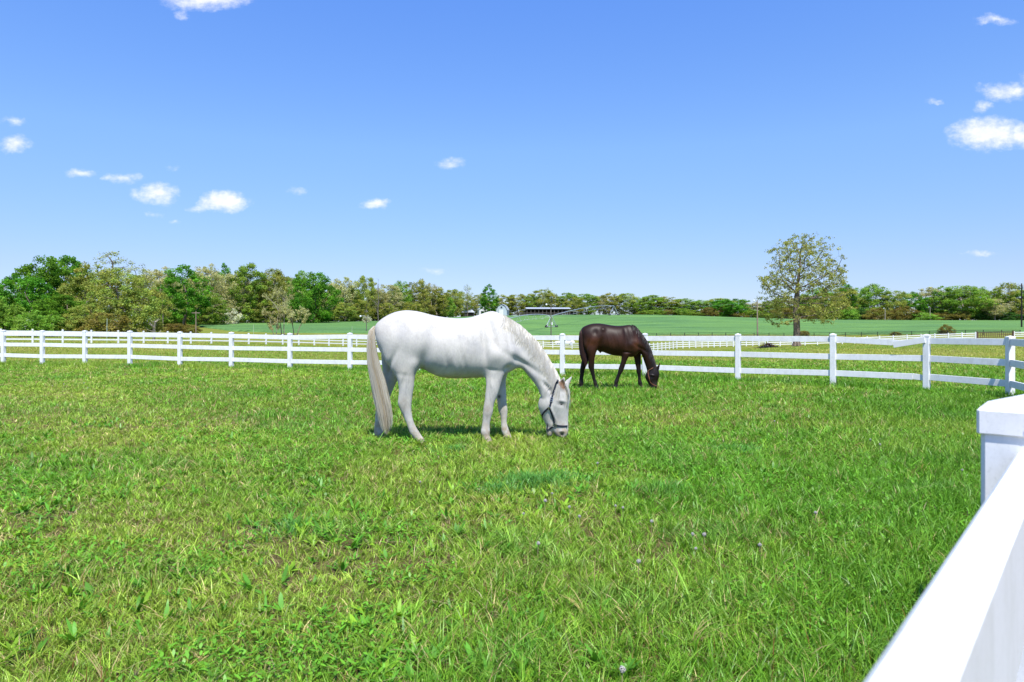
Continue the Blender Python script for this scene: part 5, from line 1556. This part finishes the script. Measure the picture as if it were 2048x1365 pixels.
# open pole barn
g, u, v = frame_at(1097, 326, 4)
barn = empty('pole_barn', g, 'long open-sided pole barn with a flat pale metal roof at the top of the field', 'barn')
L, Wd_, e = 20.6, 9.0, 3.15
b = MB()
A = lambda s, t, z: g + u * s + v * t + Z * z
panel(b, [A(-L / 2 - .4, -.6, e), A(L / 2 + .4, -.6, e), A(L / 2 + .4, Wd_ / 2, e + .75), A(-L / 2 - .4, Wd_ / 2, e + .75)], .09)
panel(b, [A(-L / 2 - .4, Wd_ / 2 + .02, e + .75), A(L / 2 + .4, Wd_ / 2 + .02, e + .75), A(L / 2 + .4, Wd_ + .6, e), A(-L / 2 - .4, Wd_ + .6, e)], .09)
b.build('roof', M_roof, barn)
b = MB(); panel(b, [A(-L / 2 - 5.4, -.2, 1.9), A(-L / 2 - .45, -.2, e - .05), A(-L / 2 - .45, Wd_, e - .05), A(-L / 2 - 5.4, Wd_, 1.9)], .09)
b.build('lean_to_roof', M_roof, barn)
for i in range(12):
    p = A(-L / 2 + L * i / 11, 0, 0); b = MB(); b.box(p + Z * 1.55, (.24, .24, 3.1)); b.build('post', M_timber, barn)
for s in (-L / 2 - 5.2, -L / 2 - 2.8):
    b = MB(); b.box(A(s, 0, .95), (.2, .2, 1.9)); b.build('post', M_timber, barn)
b = MB(); b.beam(A(-L / 2, -.12, e - .16), A(L / 2, -.12, e - .16), .08, .3); b.build('beam', M_timber, barn)
b = MB(); panel(b, [A(-L / 2, Wd_, 0), A(L / 2, Wd_, 0), A(L / 2, Wd_, e - .1), A(-L / 2, Wd_, e - .1)], .08); b.build('back_wall', M_brownwall, barn)  # near-black colour stands in for the open barn's shaded interior
b = MB()
for h in (.5, .95, 1.35): b.beam(A(-L / 2 - 5, -.35, h), A(L / 2, -.35, h), .05, .12)
b.build('feed_rail', M_timber, barn)
g, u, v = frame_at(1146, 330, 4); A = lambda s, t, z: g + u * s + v * t + Z * z
shed = empty('lean_to_shed', g, 'low lean-to shed joined on past the right end of the open barn', 'shed')
b = MB(); panel(b, [A(-1.9, 0, 2.2), A(2.6, 0, 1.75), A(2.6, 5, 1.75), A(-1.9, 5, 2.2)], .1); b.build('roof', M_roof, shed)
b = MB(); panel(b, [A(-1.9, 4.9, 0), A(2.4, 4.9, 0), A(2.4, 4.9, 1.7), A(-1.9, 4.9, 1.7)], .08); b.build('back_wall', M_brownwall, shed)
for s in (-1.7, .3, 2.4):
    b = MB(); b.box(A(s, .1, .85), (.18, .18, 1.7)); b.build('post', M_timber, shed)

# gambrel-ended metal building
g, u, v = frame_at(1003, 322, -6); A = lambda s, t, z: g + u * s + v * t + Z * z
gb = empty('gambrel_barn', g, 'small blue-grey barn with a gambrel roof beside the tall dark green tree', 'barn')
prof = [(-2.5, 0), (2.5, 0), (2.5, 3.0), (1.6, 4.7), (0, 5.5), (-1.6, 4.7), (-2.5, 3.0)]
b = MB(); V = [A(s, t, z) for t in (0, 9) for s, z in prof]; n = 7
b.add(V, [(i, (i + 1) % n, n + (i + 1) % n, n + i) for i in range(n)] + [tuple(reversed(range(n))), tuple(range(n, 2 * n))]); b.build('wall', M_bluewall, gb)
b = MB(); rp = [(2.75, 2.85), (1.7, 4.82), (0, 5.68), (-1.7, 4.82), (-2.75, 2.85)]
for (s0, z0), (s1, z1) in zip(rp, rp[1:]): panel(b, [A(s0, -.3, z0), A(s0, 9.3, z0), A(s1, 9.3, z1), A(s1, -.3, z1)], .1)
b.build('roof', M_roof, gb)
b = MB(); b.box(A(0, -.04, 1.5), (2.4, .1, 3.0)); b.build('door', M_whitewall, gb)
b = MB(); b.box(A(0, -.05, 4.1), (.8, .1, .8)); b.build('window', M_window, gb)
# farmhouse part-hidden by the tall tree
g, u, v = frame_at(969, 330, 8); A = lambda s, t, z: g + u * s + v * t + Z * z
fh = empty('farmhouse', g, 'pale blue-grey farmhouse half hidden behind the tall dark green tree', 'house')
b = MB(); prof = [(-2.6, 0), (2.6, 0), (2.6, 3.4), (0, 5.2), (-2.6, 3.4)]; n = 5; V = [A(s, t, z) for t in (0, 8) for s, z in prof]
b.add(V, [(i, (i + 1) % n, n + (i + 1) % n, n + i) for i in range(n)] + [tuple(reversed(range(n))), tuple(range(n, 2 * n))]); b.build('wall', M_whitewall, fh)
b = MB()
for (s0, z0), (s1, z1) in (((2.9, 3.25), (0, 5.34)), ((0, 5.34), (-2.9, 3.25))): panel(b, [A(s0, -.3, z0), A(s0, 8.3, z0), A(s1, 8.3, z1), A(s1, -.3, z1)], .12)
b.build('roof', M_bluewall, fh)
for s in (-1.3, 1.3):
    b = MB(); b.box(A(s, -.04, 1.9), (.9, .1, 1.3)); b.build('window', M_window, fh)
# low shed
g, u, v = frame_at(936, 318, 10); A = lambda s, t, z: g + u * s + v * t + Z * z
ls = empty('low_shed', g, 'low grey-roofed shed left of the farmhouse, above the white horse', 'shed')
b = MB(); b.box(A(0, 2.5, 1.0), (5.6, 5, 2.0), R(10)); b.build('wall', M_brownwall, ls)
b = MB(); panel(b, [A(-3.2, -.6, 1.95), A(3.2, -.6, 1.95), A(2.2, 2.5, 3.3), A(-2.2, 2.5, 3.3)], .1); panel(b, [A(-2.2, 2.52, 3.3), A(2.2, 2.52, 3.3), A(3.2, 5.6, 1.95), A(-3.2, 5.6, 1.95)], .1); b.build('roof', M_roof, ls)
b = MB(); b.box(A(-.8, -.04, .9), (1.6, .1, 1.7), R(10)); b.build('door', M_timber, ls)
# shed glimpsed among the left trees
g, u, v = frame_at(48, 101, 18); A = lambda s, t, z: g + u * s + v * t + Z * z
sh = empty('garden_shed', g, 'small blue-grey shed glimpsed through the green trees at the left', 'shed')
b = MB(); b.box(A(0, 1, .95), (1.9, 2, 1.9), R(18)); b.build('wall', M_bluewall, sh)
b = MB()
panel(b, [A(-1.1, -.15, 1.86), A(0, -.15, 2.4), A(0, 2.15, 2.4), A(-1.1, 2.15, 1.86)], .06); panel(b, [A(0.01, -.15, 2.4), A(1.1, -.15, 1.86), A(1.1, 2.15, 1.86), A(0.01, 2.15, 2.4)], .06)
b.build('roof', M_roof, sh)
b = MB(); b.box(A(.3, -.03, .85), (.7, .06, 1.6), R(18)); b.build('door', M_whitewall, sh)

# ---- poles
def pole(name, px, d, h, r, label, cat='utility pole', arm=None, lamp=False, lean=0.0, mat=None, insul=0, group=None, box=False):
    g = gat(px, d); root = empty(name, g, label, cat, group)
    top = g + Z * h + Vector((lean, 0, 0))
    b = MB(); b.tube([g - Z * .3, g + Z * h * .5 + Vector((lean * .5, 0, 0)), top], [r, r * .88, r * .72], 10); b.build('shaft', mat or M_pole, root, smooth=False)
    if arm:
        w, dz, yaw = arm; a = math.radians(yaw); q = Vector((math.cos(a), math.sin(a), 0)) * w / 2
        b = MB(); b.beam(top - Z * dz - q, top - Z * dz + q, .12, .14); b.build('crossarm', mat or M_pole, root)
        for s in ((-1, -.3, .3, 1) if insul else ()):
            b = MB(); b.tube([top - Z * dz + q * s * .95 + Z * .06, top - Z * dz + q * s * .95 + Z * .28], [.05, .075], 8); b.build('insulator', M_lamp, root)
    if lamp:
        e_ = top - Z * .35
        b = MB(); b.tube([e_, e_ + Vector((-.45, -.35, .35)), e_ + Vector((-.95, -.7, .40))], .035, 6); b.build('lamp_arm', M_metal, root)
        b = MB(); c = e_ + Vector((-1.05, -.8, .33)); b.tube([c + Z * .16, c + Z * .08, c - Z * .10, c - Z * .24], [.06, .17, .20, .10], 10); b.build('lamp_head', M_lamp, root)
    if box:
        b = MB(); b.tube([top - Z * 1.7 + Vector((.32, -.2, 0)), top - Z * .85 + Vector((.32, -.2, 0))], .24, 10); b.build('transformer', M_metal, root)
    return top
tA = pole('utility_pole', 1515, 168, 9.0, .19, 'wooden utility pole with a lamp standing left of the lone oak', lamp=True, lean=-.1)
tB = pole('utility_pole', 1102, 150, 8.9, .13, 'thin grey lamp pole rising behind the white fence near the parked car', 'lamp pole', lamp=True, mat=M_timber)
tC = pole('utility_pole', 1770, 322, 5.9, .17, 'small pale lamp pole against the treeline, nearer the oak', 'lamp pole', lamp=True, mat=M_bark_pale)
tD = pole('utility_pole', 1860, 334, 6.8, .17, 'small pale lamp pole against the treeline, right of its twin', 'lamp pole', lamp=True, mat=M_bark_pale)
tE = pole('utility_pole', 2043, 205, 13.4, .22, 'tall dark power pole with crossarms at the right edge', 'power pole', arm=(2.6, .6, 25), insul=1, mat=M_brownwall, box=True)
tF = pole('utility_pole', 392, 128, 4.3, .10, 'short brown pole with a crossarm at the left end of the wheat field', arm=(1.5, .35, 5), mat=M_pole)
tG = pole('utility_pole', 326, 168, 8.0, .15, 'grey pole with a white yard lamp among the trees', 'lamp pole', lamp=True, mat=M_timber)
tH = pole('utility_pole', 733, 140, 3.4, .09, 'short pole with a bracket lamp in front of the wood', 'lamp pole', lamp=True, mat=M_timber)
M_stake = simple_mat('pale_green_stake', (.42, .50, .36), .5, .1, 3)
for px, d, h, lb in ((214, 71, 2.55, 'thin pale stake behind the second white fence at the left'), (704, 120, 2.1, 'thin white stake in the wheat right of the bare saplings'), (507, 124, 2.0, 'thin white stake in front of the wheat left of the bare saplings')):
    g = gat(px, d); b = MB(); b.tube([g - Z * .2, g + Z * h * .6, g + Z * h + Vector((.03, 0, 0))], [.035, .03, .025], 8)
    tag(b.build('stake', M_stake, None, g), lb, 'stake', 'thin stakes beyond the fence')
# wires
M_wire = simple_mat('aluminium_wire', (.40, .41, .42), .5, .1, 2, 0, .4, .5)
def wire(p, q, sag, label, r=.016):
    pts = [p.lerp(q, i / 24) - Z * sag * 4 * (i / 24) * (1 - i / 24) for i in range(25)]
    off = pts[0].copy(); b = MB(); b.tube(pts, r, 5); tag(b.build('power_line', M_wire, None, off), label, 'power line', 'power lines at the right')
wire(tE - Z * .3, at(1690, 588, 335), 1.4, 'upper power line from the tall pole across the right treeline')
wire(tE - Z * 1.0, at(1690, 598, 335), 1.5, 'lower power line from the tall pole across the right treeline')
wire(tA - Z * .2, at(1690, 598, 335), 1.0, 'power line from the wooden pole past the lone oak')
wire(tA - Z * .2, at(1290, 612, 355), 1.2, 'power line from the wooden pole over the wheat field')
wire(tE - Z * .6, gat(2400, 190) + Z * 12, 1.0, 'power line leaving the tall pole at the right edge')

# ---- centre-pivot irrigation
p1 = gat(1228, 306); p2 = gat(1103, 214); p0 = gat(1000, 160)
piv = empty('irrigation_pivot', (p1 + p2) / 2, 'centre-pivot irrigation machine striding across the wheat field', 'irrigation machine')
hA, hB, hC = 4.6, 3.9, 3.6
T1, T2, T0 = p1 + Z * hA, p2 + Z * hB, p0 + Z * hC
def span(a, bb, n):
    pts = [a.lerp(bb, i / 20) + Z * 1.0 * 4 * (i / 20) * (1 - i / 20) for i in range(21)]
    m = MB(); m.tube(pts, .10, 6); m.build('pipe', M_metal, piv)
    m = MB(); low = [a.lerp(bb, i / 20) + Z * (1.0 * 4 * (i / 20) * (1 - i / 20) - 1.3 * min(1, 4 * (i / 20), 4 * (1 - i / 20))) for i in range(21)]
    m.tube(low, .03, 5)
    d = (bb - a).normalized().cross(Z).normalized()
    for i in range(2, 20, 3):
        m.tube([pts[i] , low[i] + d * .7], .03, 5); m.tube([pts[i], low[i] - d * .7], .03, 5); m.tube([low[i] + d * .7, low[i] - d * .7], .03, 5)
    m.build('truss', M_metal, piv)
span(T1, T2, 7); span(T2, T0, 6)
def tower(base, h, yaw):
    a = math.radians(yaw); q = Vector((math.cos(a), math.sin(a), 0)); c = q.cross(Z)
    m = MB()
    for s in (-1, 1):
        for t in (-1, 1): m.tube([base + q * 2.0 * s + c * .25 * t + Z * .5, base + Z * h + c * .15 * t], .07, 6)
    m.beam(base - q * 2.2 + Z * .55, base + q * 2.2 + Z * .55, .12, .16)
    m.tube([base - q * 1.1 + Z * 2.2, base + q * 1.1 + Z * 2.2], .05, 6)
    o = m.build('tower', M_metal, piv)
    for s in (-1, 1):
        w = MB(); x = base + q * 2.0 * s + Z * .5
        w.tube([x - c * .18, x - c * .12, x + c * .12, x + c * .18], [.42, .55, .55, .42], 16); w.build('wheel', M_dark, o)
    m = MB(); m.box(base + Z * 1.5, (.7, .4, .9)); m.build('control_box', M_whitewall, o)
tower(p1, hA, 8); tower(p2, hB, 35)

# ---- the white car in the dip
g = gat(1129, 151); g = g + Z * .0
car = empty('parked_car', g, 'white car parked in the dip behind the paddock fence', 'car')
def cv(s, t, z): return g + Vector((s, t, z))
prof = [(-2.15, .42), (-2.2, .66), (-2.05, .86), (-1.15, 1.0), (-.95, 1.03), (1.65, 1.08), (2.05, 1.02), (2.2, .8), (2.18, .42), (1.75, .34), (-1.8, .34)]
b = MB(); n = len(prof); V = [cv(s, t, z) for t in (-.88, .88) for s, z in prof]
b.add(V, [(i, (i + 1) % n, n + (i + 1) % n, n + i) for i in range(n)] + [tuple(reversed(range(n))), tuple(range(n, 2 * n))]); b.build('body', M_car, car, bevel=.06)
b = MB(); lo = [(-1.1, .98), (1.9, 1.03)]; hi = [(-.35, 1.58), (1.35, 1.60)]
V = [cv(lo[0][0], -.80, lo[0][1]), cv(lo[1][0], -.80, lo[1][1]), cv(hi[1][0], -.62, hi[1][1]), cv(hi[0][0], -.62, hi[0][1]), cv(lo[0][0], .80, lo[0][1]), cv(lo[1][0], .80, lo[1][1]), cv(hi[1][0], .62, hi[1][1]), cv(hi[0][0], .62, hi[0][1])]
b.add(V, [(0, 1, 2, 3), (7, 6, 5, 4), (0, 4, 5, 1), (1, 5, 6, 2), (2, 6, 7, 3), (3, 7, 4, 0)]); b.build('cabin', M_car, car, bevel=.05)
for a_, c_ in (((-.86, 1.06), (.30, 1.06)), ((.40, 1.06), (1.50, 1.08))):
    b = MB(); t0, t1 = .79, .645
    top0 = -.28 if a_[0] < 0 else .40; top1 = .30 if a_[0] < 0 else 1.22
    panel(b, [cv(a_[0], -t0, 1.08), cv(c_[0], -t0, 1.08), cv(top1, -t1, 1.53), cv(top0, -t1, 1.53)], .03); b.build('window', M_window, car)
b = MB(); panel(b, [cv(-1.06, .72, 1.04), cv(-1.06, -.72, 1.04), cv(-.42, -.58, 1.54), cv(-.42, .58, 1.54)], .03); b.build('windscreen', M_window, car)
for s in (-1.35, 1.35):
    for t in (-.8, .8):
        w = MB(); w.tube([cv(s, t - .11, .33), cv(s, t - .09, .33), cv(s, t + .09, .33), cv(s, t + .11, .33)], [.26, .33, .33, .26], 18); o = w.build('wheel', M_dark, car)
        w = MB(); w.tube([cv(s, t - .125, .33), cv(s, t + .125, .33)], .19, 14); w.build('rim', M_metal, o)
b = MB(); b.box(cv(-2.13, -.6, .72), (.16, .4, .16)); b.build('headlight', M_lamp, car)
b = MB(); b.box(cv(2.14, -.68, .82), (.12, .3, .2)); b.build('tail_light', simple_mat('red_lens', (.4, .03, .02), .3), car)

# ---- brush pile under the oak, dead stump, bare saplings, snag
r_ = np.random.default_rng(77)
M_twig = simple_mat('brown_twigs', (.26, .11, .06), .9, .4, 6)
g = gat(1536, 86); bp_ = empty('brush_pile', g, 'heap of rusty brown brush and logs by the oak shadow', 'brush pile')
b = MB()
for i in range(260):
    x, y = r_.normal(0, .55), r_.normal(0, .5); z = max(.03, .62 * math.exp(-(x / .75) ** 2) * r_.random())
    a = r_.uniform(0, 6.28); l = r_.uniform(.3, .9); dz = r_.uniform(-.15, .3) * l
    p = g + Vector((x, y, z)); q = Vector((math.cos(a) * l / 2, math.sin(a) * l / 2 , dz / 2))
    b.tube([p - q, p + q + Z * .02], [.022, .01], 4)
b.build('brush', M_twig, bp_)
b = MB()
for i in range(7):
    p = g + Vector((r_.normal(0, .5), -.45 + r_.normal(0, .2), .13)); a = r_.normal(0, .4); q = Vector((math.cos(a), math.sin(a), r_.uniform(-.05, .1))) * r_.uniform(.35, .7)
    b.tube([p - q, p + q], r_.uniform(.06, .12), 8)
b.build('log', M_bark, bp_)

def bare_tree(px, d, h, label, seed, spread, r0, mat=M_bark_pale, stems=1, leafcol=None, name='bare_tree', stub=False):
    rg = np.random.default_rng(seed); g = gat(px, d); root = empty(name, g, label, 'dead tree' if stub else 'sapling')
    mb = MB(); tips = []
    def br(p, dir_, l, r, lev):
        pts = [p]; d_ = dir_.copy(); n = 5
        for i in range(n):
            d_ = (d_ + Vector(rg.normal(0, .10, 3))).normalized(); pts.append(pts[-1] + d_ * l / n)
        mb.tube(pts, [r * (1 - .75 * i / n) if not (stub and lev == 0) else r * (1 - .35 * i / n) for i in range(n + 1)], 7 if lev == 0 else 5)
        if lev >= 3: tips.extend(pts[2:]); return
        for k in range(5 if lev == 0 else 4):
            t = rg.uniform(.35, 1.0); i = min(n, int(t * n)); a = rg.uniform(0, 6.28)
            nd = (d_ * .8 + Vector((math.cos(a), math.sin(a), rg.uniform(-.1, .5))) * rg.uniform(.5, .9)).normalized()
            br(pts[i], nd, l * rg.uniform(.32, .55), max(.008, r * .42), lev + 1 if not stub else lev + 2)
    for s in range(stems):
        a = s / max(stems, 1) * 6.28 + 1; br(g + Vector((math.cos(a), math.sin(a), -.1)) * (.25 if stems > 1 else 0), Vector((math.cos(a) * spread, math.sin(a) * spread, 1)).normalized(), h, r0, 0)
    mb.build('trunk', mat, root)
    if leafcol is not None and tips:
        V, F, C = leaf_cloud(np.array([tuple(t) for t in tips]) - np.array(g), 5, .28, .16, leafcol, rg)
        me = fast_mesh('crown', V, F, C); me.materials.append(M_leaf); o = bpy.data.objects.new('crown', me); COL.objects.link(o); o.parent = root
bare_tree(307, 84, 2.6, 'dead grey stump with short broken limbs behind the left fences', 3, .12, .17, M_bark_pale, 1, None, 'dead_stump', True)
bare_tree(550, 122, 4.2, 'left bare sapling with pale stems in front of the wheat', 4, .22, .075, M_bark_pale, 2, TAN)
bare_tree(566, 124, 7.6, 'tallest pale-stemmed sapling with thin tan buds in front of the wheat', 5, .12, .10, M_bark_pale, 2, PALE + TAN)
bare_tree(590, 120, 5.0, 'twiggy bare sapling at the right of the sapling clump', 6, .14, .09, M_bark, 2, TAN)
bare_tree(757, 236, 13.5, 'tall thin bare snag standing above the wood', 9, .02, .20, M_timber, 1, None, 'snag')
